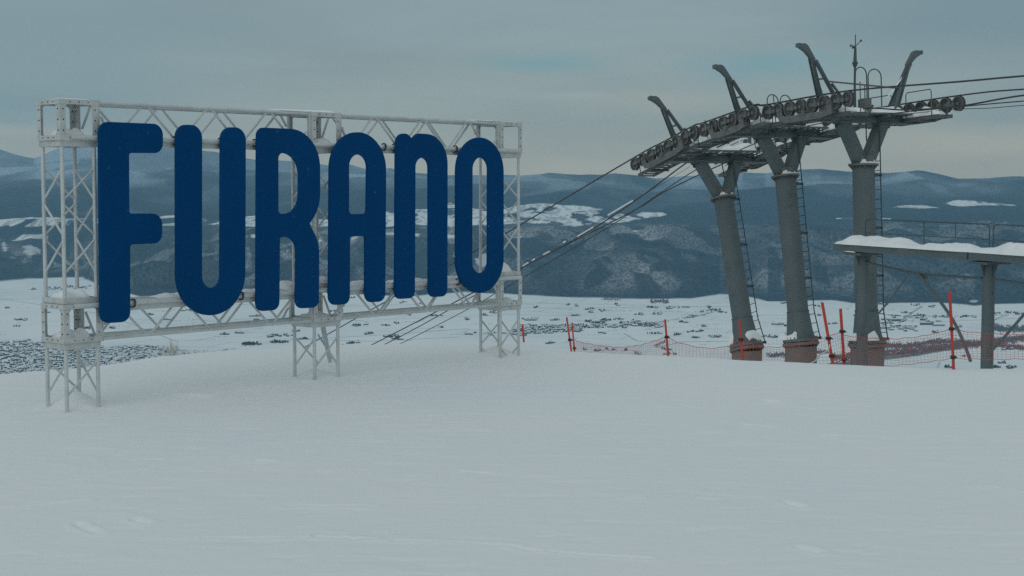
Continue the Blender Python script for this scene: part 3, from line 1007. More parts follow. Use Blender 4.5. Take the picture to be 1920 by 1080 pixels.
def block(zb, zt, s0, name='corner_block'):
    """bolted angle-iron cube frame between zb and zt on a tower footprint"""
    b = MB()
    o = .012
    a0, a1 = s0 - o, s0 + W_ + o
    n0, n1 = -o, W_ + o
    w, t = .062, .006
    for s_, sd in ((a0, 1), (a1, -1)):
        for n_, nd in ((n0, 1), (n1, -1)):
            # upright L
            c = S(s_ + sd * w / 2, n_ + nd * t / 2, (zb + zt) / 2)
            b.box(c, U * w / 2, NB * t / 2, Vector((0, 0, (zt - zb) / 2)))
            c = S(s_ + sd * t / 2, n_ + nd * (w + t) / 2, (zb + zt) / 2)
            b.box(c, U * t / 2, NB * (w - t) / 2, Vector((0, 0, (zt - zb) / 2)))
    wl_ = .05
    for z_, zd in ((zb, 1), (zt, -1)):
        zc = z_ + zd * wl_ / 2
        for n_, nd in ((n0, -1), (n1, 1)):
            b.box(S((a0 + a1) / 2, n_ + nd * .003, zc), U * (a1 - a0) / 2, NB * .0028, Vector((0, 0, wl_ / 2)))
            b.box(S((a0 + a1) / 2, n_ - nd * wl_ / 2, z_ + zd * .003), U * ((a1 - a0) / 2 - .01), NB * wl_ / 2 * .98, Vector((0, 0, .003)))
        for s_, sd in ((a0, -1), (a1, 1)):
            b.box(S(s_ + sd * .003, (n0 + n1) / 2, zc), U * .0028, NB * ((n1 - n0) / 2 - .001), Vector((0, 0, wl_ / 2)))
            b.box(S(s_ - sd * wl_ / 2, (n0 + n1) / 2, z_ + zd * .0095), U * wl_ / 2 * .98, NB * ((n1 - n0) / 2 - .06), Vector((0, 0, .003)))
        # gussets in the corners of front and end faces
        for s_, sd in ((a0, 1), (a1, -1)):
            for n_, nd in ((n0, -1), (n1, 1)):
                g = [S(s_ + sd * .06, n_ + nd * .001, z_ + zd * .05), S(s_ + sd * .083, n_ + nd * .001, z_ + zd * .05), S(s_ + sd * .06, n_ + nd * .001, z_ + zd * .073)]
                b.prism(g, NB * nd * .004)
                g = [S(s_ - sd * .001, n_ - nd * .06, z_ + zd * .05), S(s_ - sd * .001, n_ - nd * .083, z_ + zd * .05), S(s_ - sd * .001, n_ - nd * .06, z_ + zd * .073)]
                b.prism(g, U * -sd * .004)
    # bolts and holes
    b.mi = 1
    for s_, sd in ((a0, 1), (a1, -1)):
        for k in range(3):
            z_ = zb + (zt - zb) * (.24 + .26 * k)
            b.disc(S(s_ + sd * .035, n0 - .004, z_), NB, .006, .004, 8)
            b.disc(S(s_ + sd * .035, n1 - .012, z_), NB, .006, .004, 8)
    for k in range(3):
        for z_ in (zb + .026, zt - .026):
            b.disc(S(a0 + .11 + k * .10, n0 - .008, z_), NB, .0055, .004, 8)
            b.disc(S(a0 - .008, n0 + .11 + k * .10, z_), U, .0055, .004, 8)
    for n_, nd in ((n0, 1), (n1, -1)):
        for k in range(3):
            b.disc(S(a0 - .004, n_ + nd * .035, zb + (zt - zb) * (.24 + .26 * k)), U, .006, .004, 8)
            b.disc(S(a1 - .012, n_ + nd * .035, zb + (zt - zb) * (.24 + .26 * k)), U, .006, .004, 8)
    return b.build(name, [M_ALU2, M_HOLE], TOW)


def ring_frame(b, zc, h, s0):
    for n_ in (.004, W_ - .004):
        b.box(S(s0 + W_ / 2, n_, zc), U * (W_ / 2 + .004), NB * .004, Vector((0, 0, h / 2)))
    for s_ in (s0 + .004, s0 + W_ - .004):
        b.box(S(s_, W_ / 2, zc), U * .004, NB * (W_ / 2 - .009), Vector((0, 0, h / 2)))


BLK = .43
for ti_, s0 in enumerate((0, L1, L2)):
    b = MB()
    gz0 = -.25
    # legs
    q = .022
    for cs in (q, W_ - q):
        for cn in (q, W_ - q):
            chord(b, S(s0 + cs, cn, ZLT - .055), S(s0 + cs, cn, ZUB + .055))
            if ti_ == 1 and cs > .2 and cn > .2:
                continue
            chord(b, S(s0 + cs, cn, gz0), S(s0 + cs, cn, ZLB + .055))
    if ti_ == 1:     # the back leg has come loose and hangs clear of the snow
        top = S(s0 + W_ - .05, W_ - .12, ZLB + .02)
        end = at(619, 680, (S(s0 + .4, .25, 0)).y)
        b.tube([top, end], .022, 10)
        b.tube([top + U * .03, end + U * .012 + Vector((0, 0, .03))], .014, 8)
    TOW = b.build('truss_tower', M_ALU, sign, smooth=True)
    TOW['label'] = ('left truss tower, nearest the camera', 'middle truss tower with a loose hanging leg', 'right truss tower')[ti_]
    for zc_, h_ in ((ZUB + .028, .056), (ZLT - .028, .056), (ZLB + .030, .060)):
        b = MB()
        ring_frame(b, zc_, h_, s0)
        b.build('end_frame', M_ALU2, TOW)
    block(ZUB + .060, ZUT, s0)
    block(ZLB + .063, ZLT - .060, s0)
    # lattice, one zigzag per face
    faces = [((W_ - q, q), (q, q)), ((q, q), (q, W_ - q)), ((q, W_ - q), (W_ - q, W_ - q)), ((W_ - q, W_ - q), (W_ - q, q))]
    b = MB()
    Hh = ZUB - ZLT
    fr_ = (.13, .365, .60, .85)
    for fa, fb in faces:
        pts = []
        for k in range(3):
            A_, B_ = (fa, fb) if k % 2 == 0 else (fb, fa)
            b.tube([S(s0 + A_[0], A_[1], ZUB - Hh * (fr_[k] + .012)), S(s0 + B_[0], B_[1], ZUB - Hh * (fr_[k + 1] - .012))], .0115, 8)
    b.build('lattice', M_ALU, TOW, smooth=True)
    b = MB()
    for fa, fb in faces:
        z0_, z1_ = ZLB - .13, ZLB - .47
        for k in range(1 if ti_ != 2 else 2):
            A_, B_ = (fa, fb) if k % 2 == 0 else (fb, fa)
            b.tube([S(s0 + A_[0], A_[1], z0_), S(s0 + B_[0], B_[1], z1_)], .0115, 8)
            z0_, z1_ = z1_ - .02, z1_ - .36
    b.build('lattice', M_ALU, TOW, smooth=True)

for bi, (sa, sb) in enumerate(((W_, L1), (L1 + W_, L2))):
    for lv, (zb, zt) in enumerate(((ZLB + .085, ZLT - .075), (ZUB + .085, ZUT - .022))):
        b = MB()
        q = .022
        for cn in (q, W_ - q):
            for z_ in (zb, zt):
                b.tube([S(sa + .02, cn, z_), S(sb - .02, cn, z_)], .0205, 10)
        # long ties of the flat faces
        for z_ in (zb, zt):
            k = 0
            s_ = sa + .18
            while s_ < sb - .4:
                b.tube([S(s_, q if k % 2 == 0 else W_ - q, z_), S(s_ + .4, W_ - q if k % 2 == 0 else q, z_)], .011, 6)
                s_ += .4
                k += 1
        beam = b.build('truss_beam', M_ALU, sign, smooth=True)
        beam['label'] = ('upper' if lv else 'lower') + (' beam of the left bay' if bi == 0 else ' beam of the right bay')
        for s_ in (sa + .022, sb - .022):
            b = MB()
            for n_ in (.02, W_ - .02):
                b.box(S(s_, n_, (zb + zt) / 2), U * .02, NB * .02, Vector((0, 0, (zt - zb) / 2 + .026)))
            for z_ in (zb, zt):
                b.box(S(s_, W_ / 2, z_), U * .0185, NB * (W_ / 2 - .041), Vector((0, 0, .024)))
            b.build('end_frame', M_ALU2, beam)
        b = MB()
        for cn in (q, W_ - q):
            sh = 0
            nodes = [(sa + .045, .62), (sa + .178, 0), (sa + .58, 1), (sa + .982, 0), (sa + 1.384, 1), (sa + 1.785, 0), (sa + 2.187, 1), (sa + 2.589, 0), (min(sa + 2.75, sb - .045), .42)]
            if cn > .1:      # the rear face runs in counter-phase
                nodes = [(sa + .045, .3), (sa + .178 + .02, 1)] + [(s_ + .02, 1 - f_) for s_, f_ in nodes[2:-1]] + [(min(sa + 2.75, sb - .045), .62)]
            for (s1, f1), (s2, f2) in zip(nodes[:-1], nodes[1:]):
                if s2 - s1 < .05:
                    continue
                g1, g2 = (f1, f2) if lv else (1 - f1, 1 - f2)
                m_ = .03
                b.tube([S(s1 + m_ * .8 + sh, cn, zb + g1 * (zt - zb)), S(s2 - m_ * .8 + sh, cn, zb + g2 * (zt - zb))], .0135, 8)
        b.build('lattice', M_ALU, beam, smooth=True)
        # pipe rail carrying the letters, with a flat bar under it
        zr = (zb + .006) if lv else (zt - .006)
        b = MB()
        b.tube([S(sa - .30, -.034, zr), S(sb + (.34 if bi else .10), -.034, zr)], .024, 12)
        b.box(S((sa + sb) / 2, -.012, zr - .052), U * ((sb - sa) / 2 - .03), NB * .004, Vector((0, 0, .026)))
        rail = b.build('mounting_rail', M_ALU, beam, smooth=True)

# letters: outline corners in photo pixels, laid on the sign's front plane, with corner radii in metres
NL = -.095


def on_plane(px, py, n=NL):
    a = (px - 960) / F
    b_ = (540 - py) / F
    d = Vector((a, CP + b_ * SP, -SP + b_ * CP))
    o = Vector((0, 0, EYE))
    p0 = S(0, n, 0)
    t = (p0 - o).dot(NB) / d.dot(NB)
    h = o + d * t
    return ((h - p0).dot(U), h.z)


def fillet(corners):
    P_ = [(Vector(on_plane(c[0], c[1])), c[2]) for c in corners]
    n = len(P_)
    out = []
    cuts = []
    for i in range(n):
        p, r = P_[i]
        a, b_ = P_[i - 1][0] - p, P_[(i + 1) % n][0] - p
        ang = math.acos(max(-1, min(1, a.normalized().dot(b_.normalized()))))
        cuts.append([r / math.tan(ang / 2) if ang < 3.1 else 0, ang, a, b_])
    sc_ = [1.0] * n
    for i in range(n):
        j = (i + 1) % n
        L = (P_[j][0] - P_[i][0]).length
        tot = cuts[i][0] + cuts[j][0]
        if tot > L * .999:
            k = L * .999 / tot
            sc_[i] = min(sc_[i], k)
            sc_[j] = min(sc_[j], k)
    for i in range(n):
        p, r = P_[i]
        c, ang, a, b_ = cuts[i]
        c *= sc_[i]
        r = c * math.tan(ang / 2)
        if r < .002:
            out.append(p)
            continue
        a, b_ = a.normalized(), b_.normalized()
        cen = p + (a + b_).normalized() * (r / math.sin(ang / 2))
        v0, v1 = p + a * c - cen, p + b_ * c - cen
        t0 = math.atan2(v0.y, v0.x)
        dt = math.atan2(v1.y, v1.x) - t0
        while dt > math.pi: dt -= 2 * math.pi
        while dt < -math.pi: dt += 2 * math.pi
        m = max(3, int(abs(dt) / .12))
        for k in range(m + 1):
            out.append(cen + Vector((math.cos(t0 + dt * k / m), math.sin(t0 + dt * k / m))) * r)
    return out


LET = {
    'F': [[(185, 228.5, .11), (303, 233.5, .11), (303, 286.5, .10), (239.5, 286, .035), (240, 401.2, .035), (301.5, 401, .11), (301.5, 455.5, .10), (241.7, 457.5, .035), (241.9, 602, .10), (188, 606, .10)]],
    'U': [[(329.5, 234, .13), (376.5, 235.5, .13), (376.3, 541.5, .4), (413, 538.8, .4), (414, 238.5, .13), (458.5, 240.5, .13), (457.2, 585, .6), (330, 596, .6)]],
    'R': [[(481.8, 239.5, .09), (597.5, 244.5, .42), (598, 390, .45), (577.5, 420, .03), (596, 452, .42), (595.5, 575.5, .09), (554.5, 578, .09), (555.8, 441, .17), (522.5, 444.5, .03), (521.3, 580, .09), (480.3, 583.5, .09)],
          [(519.5, 286, .07), (560.5, 287, .24), (560, 400.5, .22), (519.5, 402, .05)]],
    'A': [[(618.5, 246.5, .45), (722, 250.5, .45), (720, 564, .10), (684.8, 567, .10), (684.6, 442, .03), (654, 442.6, .03), (653.6, 569, .09), (616.4, 572, .10)],
          [(652, 288.5, .35), (688.5, 289.5, .35), (687, 401.4, .05), (652, 402.2, .05)]],
    'N': [[(742.2, 250.5, .12), (762, 251.3, .10), (771.5, 262, .06), (780, 250.5, .15), (837, 254.5, .36), (836.5, 554.5, .09), (803.8, 557, .09), (803.4, 295.5, .3), (776.7, 295, .3), (775.6, 558, .09), (740.2, 560.5, .09)]],
    'O': [[(855.2, 256.8, .5), (942, 260.2, .5), (942, 545.5, .5), (854.4, 552, .5)],
          [(883.8, 294, .3), (915, 295.5, .3), (914.5, 511.5, .3), (883, 514, .3)]],
}


def build_letter(ch, loops):
    cu = bpy.data.curves.new('letter', 'CURVE')
    cu.dimensions = '2D'
    cu.fill_mode = 'BOTH'
    cu.extrude = .018
    cu.bevel_depth = .004
    cu.bevel_resolution = 1
    for lp in loops:
        pts = fillet(lp)
        sp = cu.splines.new('POLY')
        sp.points.add(len(pts) - 1)
        for q_, p in zip(sp.points, pts):
            q_.co = (p.x, p.y, 0, 1)
        sp.use_cyclic_u = True
    tmp = bpy.data.objects.new('tmp_letter', cu)
    sc.collection.objects.link(tmp)
    dg = bpy.context.evaluated_depsgraph_get()
    dg.update()
    me = bpy.data.meshes.new_from_object(tmp.evaluated_get(dg))
    bpy.data.objects.remove(tmp)
    bpy.data.curves.remove(cu)
    me.name = 'letter'
    o0 = S(0, NL, 0) - root_loc(sign)
    # local x -> U, y -> Z, z -> -NB
    Mx = Matrix(((U.x, 0, -NB.x, o0.x), (U.y, 0, -NB.y, o0.y), (0, 1, 0, o0.z), (0, 0, 0, 1)))
    me.transform(Mx)
    if Mx.to_3x3().determinant() < 0:
        me.flip_normals()
    me.materials.clear()
    me.materials.append(M_BLUE)
    o = bpy.data.objects.new('letter', me)
    sc.collection.objects.link(o)
    o.parent = sign
    o['label'] = 'blue letter ' + ch
    return o


LOBJ = {ch: build_letter(ch, lp) for ch, lp in LET.items()}
ZR_U, ZR_L = ZUB + .091, ZLT - .081
for ch, px, up in (('U', 328, 1), ('U', 413, 1), ('R', 478, 1), ('A', 719, 1), ('N', 739, 1), ('O', 852.5, 1),
                   ('F', 245, 0), ('U', 449, 0), ('R', 554, 0), ('A', 616, 0), ('N', 738.5, 0), ('A', 683, 0), ('O', 857, 0), ('F', 186, 0)):
    s_ = on_plane(px, 400, -.034)[0]
    z_ = ZR_U if up else ZR_L
    b = MB()
    for ds in (0, .016):
        ring = [S(s_ + ds + .004 * math.sin(2 * math.pi * k / 16), -.034 + .041 * math.cos(2 * math.pi * k / 16), z_ - .004 + .043 * math.sin(2 * math.pi * k / 16)) for k in range(17)]
        b.tube(ring, .0055, 6)
    b.build('clamp', M_BLACK, LOBJ[ch], smooth=True)


# ------------------------------------------------------------------ snow caps
def snow_patch(name, p0, p1, side, width, h, seed, nu=40, nv=10, lump=.5, jag=.0):
    """a lumpy ridge of snow lying from p0 to p1"""
    p0, p1, side = Vector(p0), Vector(p1), Vector(side).normalized()
    vs, fs = [], []
    for i in range(nu + 1):
        u = i / nu
        for j in range(nv + 1):
            v = j / nv
            e = (4 * v * (1 - v)) ** .45
            eu = (min(1, 6 * u) * min(1, 6 * (1 - u))) ** .5
            l = float(fbm(np.array(u * (p1 - p0).length * 2.2 / max(.25, width) + seed * 3.7), np.array(v * 1.3 + seed), seed, 3))
            hh = h * e * eu * (1 - lump + lump * 2 * l)
            wv = (v - .5) * width * (1 + .12 * (l - .5)) * (.75 + .25 * eu)
            vs.append(p0.lerp(p1, u) + side * wv + Vector((0, 0, hh - .002)))
    n = nv + 1
    for i in range(nu):
        for j in range(nv):
            fs.append((i * n + j, (i + 1) * n + j, (i + 1) * n + j + 1, i * n + j + 1))
    base = len(vs)
    # underside
    vs += [p0.lerp(p1, i / nu) + side * sgn * width * .5 * .8 + Vector((0, 0, -.004)) for i in range(nu + 1) for sgn in (-1, 1)]
    for i in range(nu):
        fs.append((base + 2 * i, base + 2 * i + 1, base + 2 * i + 3, base + 2 * i + 2))
        fs.append((i * n, base + 2 * i, base + 2 * i + 2, (i + 1) * n))
        fs.append((i * n + nv, (i + 1) * n + nv, base + 2 * i + 3, base + 2 * i + 1))
    return vs, fs


def snow_obj(parts, label, name='snow_cap'):
    b = MB()
    for prm in parts:
        b.add(*snow_patch(name, *prm))
    o = b.build(name, M_SNOWCAP, smooth=True, loc=parts[0][0])
    tag(o, label, 'snow', None, 'stuff')
    return o


k = 0
for s0, nm in ((0, 'left'), (L1, 'middle'), (L2, 'right')):
    mid = .2
    snow_obj([(S(s0 + .03, mid, ZUB + .072), S(s0 + W_ - .03, mid, ZUB + .072), NB, .33, .10 if s0 < L2 else .03, 3 + k, 24, 10, .7)], 'snow lying inside the upper corner cube of the %s sign tower' % nm)
    snow_obj([(S(s0 + .03, mid + .02, ZLB + .074), S(s0 + W_ - .03, mid + .02, ZLB + .074), NB, .34, .12 if s0 == 0 else .07, 7 + k, 24, 10, .8)], 'snow heaped inside the lower corner cube of the %s sign tower' % nm)
    snow_obj([(S(s0 + .02, mid + .02, ZLT - .056), S(s0 + W_ - .02, mid + .02, ZLT - .056), NB, .36, .13, 11 + k, 24, 10, .6)], 'snow on the ring above the lower corner cube of the %s sign tower' % nm)
    snow_obj([(S(s0, mid, ZUT + .002), S(s0 + W_, mid, ZUT + .002), NB, .40, .014 if s0 != L1 else .03, 19 + k, 24, 8, .6)], 'thin snow on top of the %s sign tower' % nm)
    k += 1
snow_obj([(S(L1 - .55, .2, ZUT), S(L1 + .1, .2, ZUT), NB, .4, .022, 31, 30, 8, .9), (S(L2 - .5, .2, ZUT), S(L2, .2, ZUT), NB, .4, .012, 33, 30, 8, .7)], 'thin snow along the top beams of the sign')
snow_obj([(S(a, .18, ZLT - .055), S(c, .18, ZLT - .055), NB, .26, h, sd, 40, 8, .95) for a, c, h, sd in ((1.15, 1.9, .03, 41), (2.3, 2.75, .03, 42), (2.85, 3.2, .08, 46), (3.6, 4.2, .03, 43), (4.5, 5.2, .025, 44), (5.3, 6.3, .03, 45))],
         'snow ridges along the lower beams of the sign')

# ------------------------------------------------------------------ LIFT TOWERS
RU = Vector((.478, -.878, 0))       # along the rope, uphill (towards the viewer's right)
NN = Vector((.878, .478, 0))        # across the rope, to the far side
LIFT = [
    dict(c=(1345, 299, 52.0), sl=.275, L=6.75, n=8, n2=8, lab='left steel lift tower, leaning, nearest the sign, with cables descending to the left'),
    dict(c=(1465, 252, 49.0), sl=.165, L=6.95, n=6, n2=8, lab='middle steel lift tower between the two others, slightly leaning'),
    dict(c=(1617, 224, 46.0), sl=.055, L=7.0, n=8, n2=8, lab='right upright lift tower behind the snowy platform, with a wind gauge mast'),
]


def lift_tower(k, T):
    C = at(*T['c'])
    D = (RU + Vector((0, 0, T['sl']))).normalized()
    UPV = (Vector((0, 0, 1)) - RU * T['sl']).normalized()

    def P(l, r, z):
        return C + NN * l + D * r + UPV * z
    L = T['L']
    root = thing('lift_tower', P(0, 0, -L), T['lab'], 'lift tower', 'towers of the chairlift')
    # column
    b = MB()
    RT = .345
    zf = -1.42
    b.tube([P(0, 0, -L + 1.02), P(0, 0, zf)], RT, 28)
    col = b.build('column', M_TOWER, root, smooth=True)
    b = MB()
    b.tube([P(0, 0, -L + .06), P(0, 0, -L + .35), P(0, 0, -L + 1.0)], .50, 28, True, RT + .012)
    b.tube([P(0, 0, -L + 1.0), P(0, 0, -L + 1.03)], RT + .03, 28)
    b.build('flared_foot', M_TOWER, root, smooth=True)
    b = MB()
    b.disc(P(0, 0, zf), UPV, .47, .03, 32)
    for i in range(20):
        a = i * 2 * math.pi / 20
        rv = NN * math.cos(a) + D * math.sin(a)
        b.prism([P(0, 0, zf - .03) + rv * RT * .98, P(0, 0, zf - .03) + rv * .45, P(0, 0, zf - .16) + rv * RT * .98], rv.cross(UPV) * .012)
    b.build('flange', M_STEEL, root)
    b = MB()
    b.disc(P(0, 0, -L + .05), UPV, .58, .045, 32)
    b.disc(P(0, 0, -L - .07), UPV, .60, .05, 32)
    for i in range(24):
        a = i * 2 * math.pi / 24
        rv = NN * math.cos(a) + D * math.sin(a)
        b.tube([P(0, 0, -L - .16) + rv * .54, P(0, 0, -L + .16) + rv * .54], .018, 6)
    b.build('flange', M_STEEL, root)
    b = MB()
    b.tube([P(0, 0, -L - .1), P(0, 0, -L - .1) - Vector((0, 0, 6.5))], .52, 28)
    b.build('foundation', M_CONC, root, smooth=True)
    # Y head
    b = MB()
    for sg in (-1, 1):
        b.bar(P(sg * .13, 0, zf + .05), P(sg * .80, 0, -.10), .34, .34, D)
    b.build('forked_head', M_TOWER, root)
    b = MB()
    for i in range(6):
        a = (i + .5) * math.pi / 3
        rv = NN * math.cos(a) + D * math.sin(a)
        b.box(P(0, 0, zf + .14) + rv * .30, rv * .012, rv.cross(UPV) * .14, UPV * .13)
    b.box(P(0, 0, zf + .10), NN * .27, D * .2, UPV * .09)
    b.build('collar', M_STEEL, root)
    # crossarm
    b = MB()
    b.bar(P(-2.15, 0, 0), P(2.15, 0, 0), .26, .22, D)
    for l in (-.8, .8):
        b.box(P(l, 0, -.12), NN * .24, D * .2, UPV * .035)
        for r in (-.14, .14):
            b.box(P(l, r, -.2), NN * .2, D * .012, UPV * .07)
    b.build('crossarm', M_TOWER, root)
    # sheave trains
    sp = .535
    for sg, n in ((-1, T['n']), (1, T['n2'])):
        lat = sg * 2.22
        c0 = 0.0
        if k == 1 and sg < 0: c0 = .1
        zc = .36
        half = (n - 1) / 2 * sp
        b = MB()
        of = -.14 * 1
        for oo in (-.13, .13):
            ln = half * .62
            # deep main beam with upturned ends
            b.prism([P(lat + oo, c0 - ln, -.02), P(lat + oo, c0 - ln - .14, .24), P(lat + oo, c0 - ln - .08, .40), P(lat + oo, c0 - ln + .06, .40), P(lat + oo, c0 - ln + .16, .12), P(lat + oo, c0 + ln - .14, .12),
                     P(lat + oo, c0 + ln - .08, .43), P(lat + oo, c0 + ln + .09, .43), P(lat + oo, c0 + ln + .11, .0), P(lat + oo, c0 + ln * .6, -.09), P(lat + oo, c0 - ln * .7, -.09)], NN * .025)
        b.box(P(lat, c0 + half * .62 - .02, .2), NN * .12, D * .1, UPV * .16)
        b.box(P(lat, c0, .12), NN * .14, D * .08, UPV * .10)
        b.disc(P(lat - .15, c0, .14), NN, .07, .03, 12)
        b.disc(P(lat - .15, c0 - half * .62 - .02, .33), NN, .05, .025, 12)
        b.disc(P(lat - .15, c0 + half * .62, .34), NN, .05, .025, 12)
        # pair links
        for i in range(0, n, 2):
            r0 = c0 - half + i * sp
            b.box(P(lat - .10, r0 + sp / 2, zc - .01), D * (sp * .36), NN * .02, UPV * .055)
            b.box(P(lat + .10, r0 + sp / 2, zc - .01), D * (sp * .42), NN * .02, UPV * .075)
            b.box(P(lat - .12, r0 + sp / 2, zc + .0), D * .05, NN * .035, UPV * .085)
        train = b.build('sheave_train', M_STEEL, root)
        for i in range(n):
            r0 = c0 - half + i * sp
            b = MB()
            cc = P(lat, r0, zc)
            b.mi = 0
            b.disc(cc, NN, .215, .050, 24, .165)
            b.disc(cc, NN, .160, .018, 20)
            b.mi = 1
            for sx in (-1, 1):
                b.disc(cc + NN * sx * .056, NN, .235, .006, 24, .198)
                b.disc(cc + NN * sx * .030, NN, .150, .006, 20, .128)
            b.disc(cc, NN, .055, .075, 12)
            for q_ in range(5):
                a = q_ * 2 * math.pi / 5 + i
                rv = D * math.cos(a) + UPV * math.sin(a)
                b.box(cc + rv * .10, rv * .06, rv.cross(NN) * .012, NN * .03)
            b.build('sheave', [M_RUBBER, M_STEEL], train)
    # catwalks beside the trains, with side rails and rungs
    for sg in (-1, 1):
        l0, l1 = (-2.06, -1.42) if sg < 0 else (1.5, 2.06)
        r0, r1 = (-2.0, 1.75)
        zw = -.02
        b = MB()
        for l in (l0, l1):
            b.bar(P(l, r0, zw), P(l, r1, zw), .05, .11, NN)
        nrg = 14
        for i in range(nrg + 1):
            r = r0 + (r1 - r0) * i / nrg
            b.bar(P(l0 + .03, r, zw - .02), P(l1 - .03, r, zw - .02), .10, .03, D)
        for r in (r0 * .55, r1 * .55):
            b.bar(P(l0 - .06, r, zw - .08), P(l1 + .06, r, zw - .08), .05, .05, D)
        # hangers under the train
        for r in (r0 + .15, -.6, .6, r1 - .2):
            b.tube([P(l0 if sg < 0 else l1, r, zw), P(l0 if sg < 0 else l1, r, zw + .3)], .018, 6)
        b.build('catwalk', M_GRATE, root)
        b = MB()
        lh = l1 if sg < 0 else l0
        top = .85
        ph = [P(lh, r0 + .3, zw), P(lh, r0 + .3, top - .08), P(lh, r0 + .38, top), P(lh, -.35, top), P(lh, -.27, top - .08), P(lh, -.27, zw)]
        if sg > 0:
            b.tube(ph, .017, 6)
            b.tube([P(lh, r0 + .3, .4), P(lh, -.27, .4)], .014, 6)
        b.tube([P(lh, .35, zw), P(lh, .35, top * .9), P(lh, .42, top * .98), P(lh, r1 - .35, top * .98), P(lh, r1 - .3, top * .9), P(lh, r1 - .3, zw)] if sg > 0 else [P(lh, r1 - .25, zw), P(lh, r1 - .25, .95)], .017, 6)
        if sg < 0:
            b.tube([P(lh, r1 - .05, zw), P(lh, r1 - .05, .8)], .017, 6)
            b.tube([P(l0, .9, zw), P(l0, .9, .3)], .017, 6)
        b.build('handrail', M_GRATE, root)
    # cross platform
    b = MB()
    for r in (-.62, -.2, .2, .62):
        b.bar(P(-1.42, r, .13), P(1.5, r, .13), .05, .05, D)
    for i in range(12):
        l = -1.36 + i * .26
        b.bar(P(l, -.6, .12), P(l, .6, .12), .03, .03, NN)
    for l in (-.45, .45):
        b.bar(P(l, -.75, .06), P(l, .75, .06), .06, .06, NN)
    b.build('catwalk', M_GRATE, root)
    # lifting frames
    for sg in (-1, 1):
        b = MB()
        if sg > 0 and k < 2:      # far side: only the short stumps of the frame stand here
            for r_ in (-.22, .16):
                b.bar(P(1.35, r_, .15), P(1.50, r_ * .6, .80 if k == 0 else .6), .10, .10, D)
            b.bar(P(1.42, -.2, .5), P(1.42, .14, .5), .05, .05, NN)
            b.build('lifting_frame', M_TOWER, root)
            continue
        A0 = P(sg * 2.02, 0, 1.84)
        # main channel leg, a lighter second leg and a thin stay
        b.bar(P(sg * 1.30, -.30, .15), A0, .20, .04, D)
        for dr in (-.095, .095):
            b.bar(P(sg * 1.30, -.30 + dr, .15) + NN * .0, A0 + D * dr * .6, .024, .12, D)
        b.bar(P(sg * 1.02, .30, .15), P(sg * 1.88, .05, 1.76), .05, .13, D)
        b.bar(P(sg * 1.06, .36, .15), P(sg * 1.90, .10, 1.74), .13, .03, D)
        b.bar(P(sg * .86, .50, .18), P(sg * 1.42, .24, 1.05), .06, .06, D)
        b.bar(P(sg * 1.45, -.24, .52), P(sg * 1.16, .26, .50), .06, .06, NN)
        b.bar(P(sg * 1.74, -.12, 1.2), P(sg * 1.60, .14, 1.2), .05, .05, NN)
        b.prism([P(sg * 2.06, -.07, 1.84), P(sg * 2.26, -.07, 2.02), P(sg * 2.52, -.07, 2.16), P(sg * 2.52, -.07, 2.25), P(sg * 2.26, -.07, 2.26), P(sg * 2.16, -.07, 2.20), P(sg * 1.88, -.07, 1.80), P(sg * 1.92, -.07, 1.70)], D * .14)
        b.box(P(sg * 2.50, 0, 2.20), NN * .03, D * .09, UPV * .06)
        b.build('lifting_frame', M_TOWER, root)
    b = MB()
    if k == 2:
        b.tube([P(-1.5, .15, 1.12), P(1.5, .15, 1.0)], .026, 8)
    else:
        b.tube([P(-1.46, .15, .95), P(-.62 if k == 0 else .75, .15, .85)], .026, 8)
    b.build('tie_bar', M_STEEL, root)
    # top hoops
    hoops = {0: [(-1.30, -.98, .62)], 1: [(-.55, -.08, 1.32), (0.0, .45, 1.32)], 2: [(-.35, .12, 1.62), (.18, .72, 1.58)]}[k]
    for l0, l1, top in hoops:
        b = MB()
        pts = [P(l0, .1, .1), P(l0, .1, top - .24)]
        for q_ in range(1, 8):
            a = math.pi * (1 - q_ / 8)
            pts.append(P((l0 + l1) / 2 + (l1 - l0) / 2 * math.cos(a), .1, top - .24 + .24 * math.sin(a)))
        pts += [P(l1, .1, top - .24), P(l1, .1, .1)]
        b.tube(pts, .019, 6)
        b.build('hoop_rail', M_LADDER, root, smooth=True)
    # ladder
    b = MB()
    lx = .52
    ra, rb = -.28, .20
    def lad(z):
        off = 0.0
        if z < -L + 1.0:
            off = .17 * (1 - (z + L) / 1.0)
        return off
    zs = [-L + .05, -L + .35, -L + 1.0, zf + .2, -.55, .1]
    for r in (ra, rb):
        pts = [P(lx + lad(z) - (.12 if z > -.6 and r < 0 else 0), r, z) for z in zs]
        b.tube(pts, .020, 6)
    z = -L + .3
    while z < -.1:
        b.tube([P(lx + lad(z), ra, z), P(lx + lad(z), rb, z)], .012, 5)
        z += .30
    z = -L + .2
    for z in (-L + .1, -L + 2.1, -L + 3.6, -L + 5.25):
        b.box(P(.44 + lad(z), rb - .05, z), NN * .16, D * .03, UPV * .04)
        b.box(P(.30, rb, z), NN * .06, D * .06, UPV * .05)
    b.build('ladder', M_LADDER, root)
    if k == 2:
        b = MB()
        base = P(-.42, .1, .1)
        up = Vector((0, 0, 1))
        b.tube([base, base + up * 1.55], .035, 8)
        b.tube([base + up * 1.50, base + up * 1.56, base + up * 1.62], .045, 10, True, .09)
        b.tube([base + up * 1.62, base + up * 1.66], .085, 10)
        b.tube([base + up * 1.66, base + up * 2.12], .055, 10, True, .035)
        b.tube([base + up * 2.12, base + up * 2.50], .016, 6)
        for a, dz in ((.4, .18), (2.2, .03), (4.2, -.05)):
            v = Vector((math.cos(a), math.sin(a) * .6, 0)) * .2 + up * dz
            b.tube([base + up * 2.14, base + up * 2.14 + v], .014, 5)
            b.disc(base + up * 2.14 + v, v, .04, .012, 8)
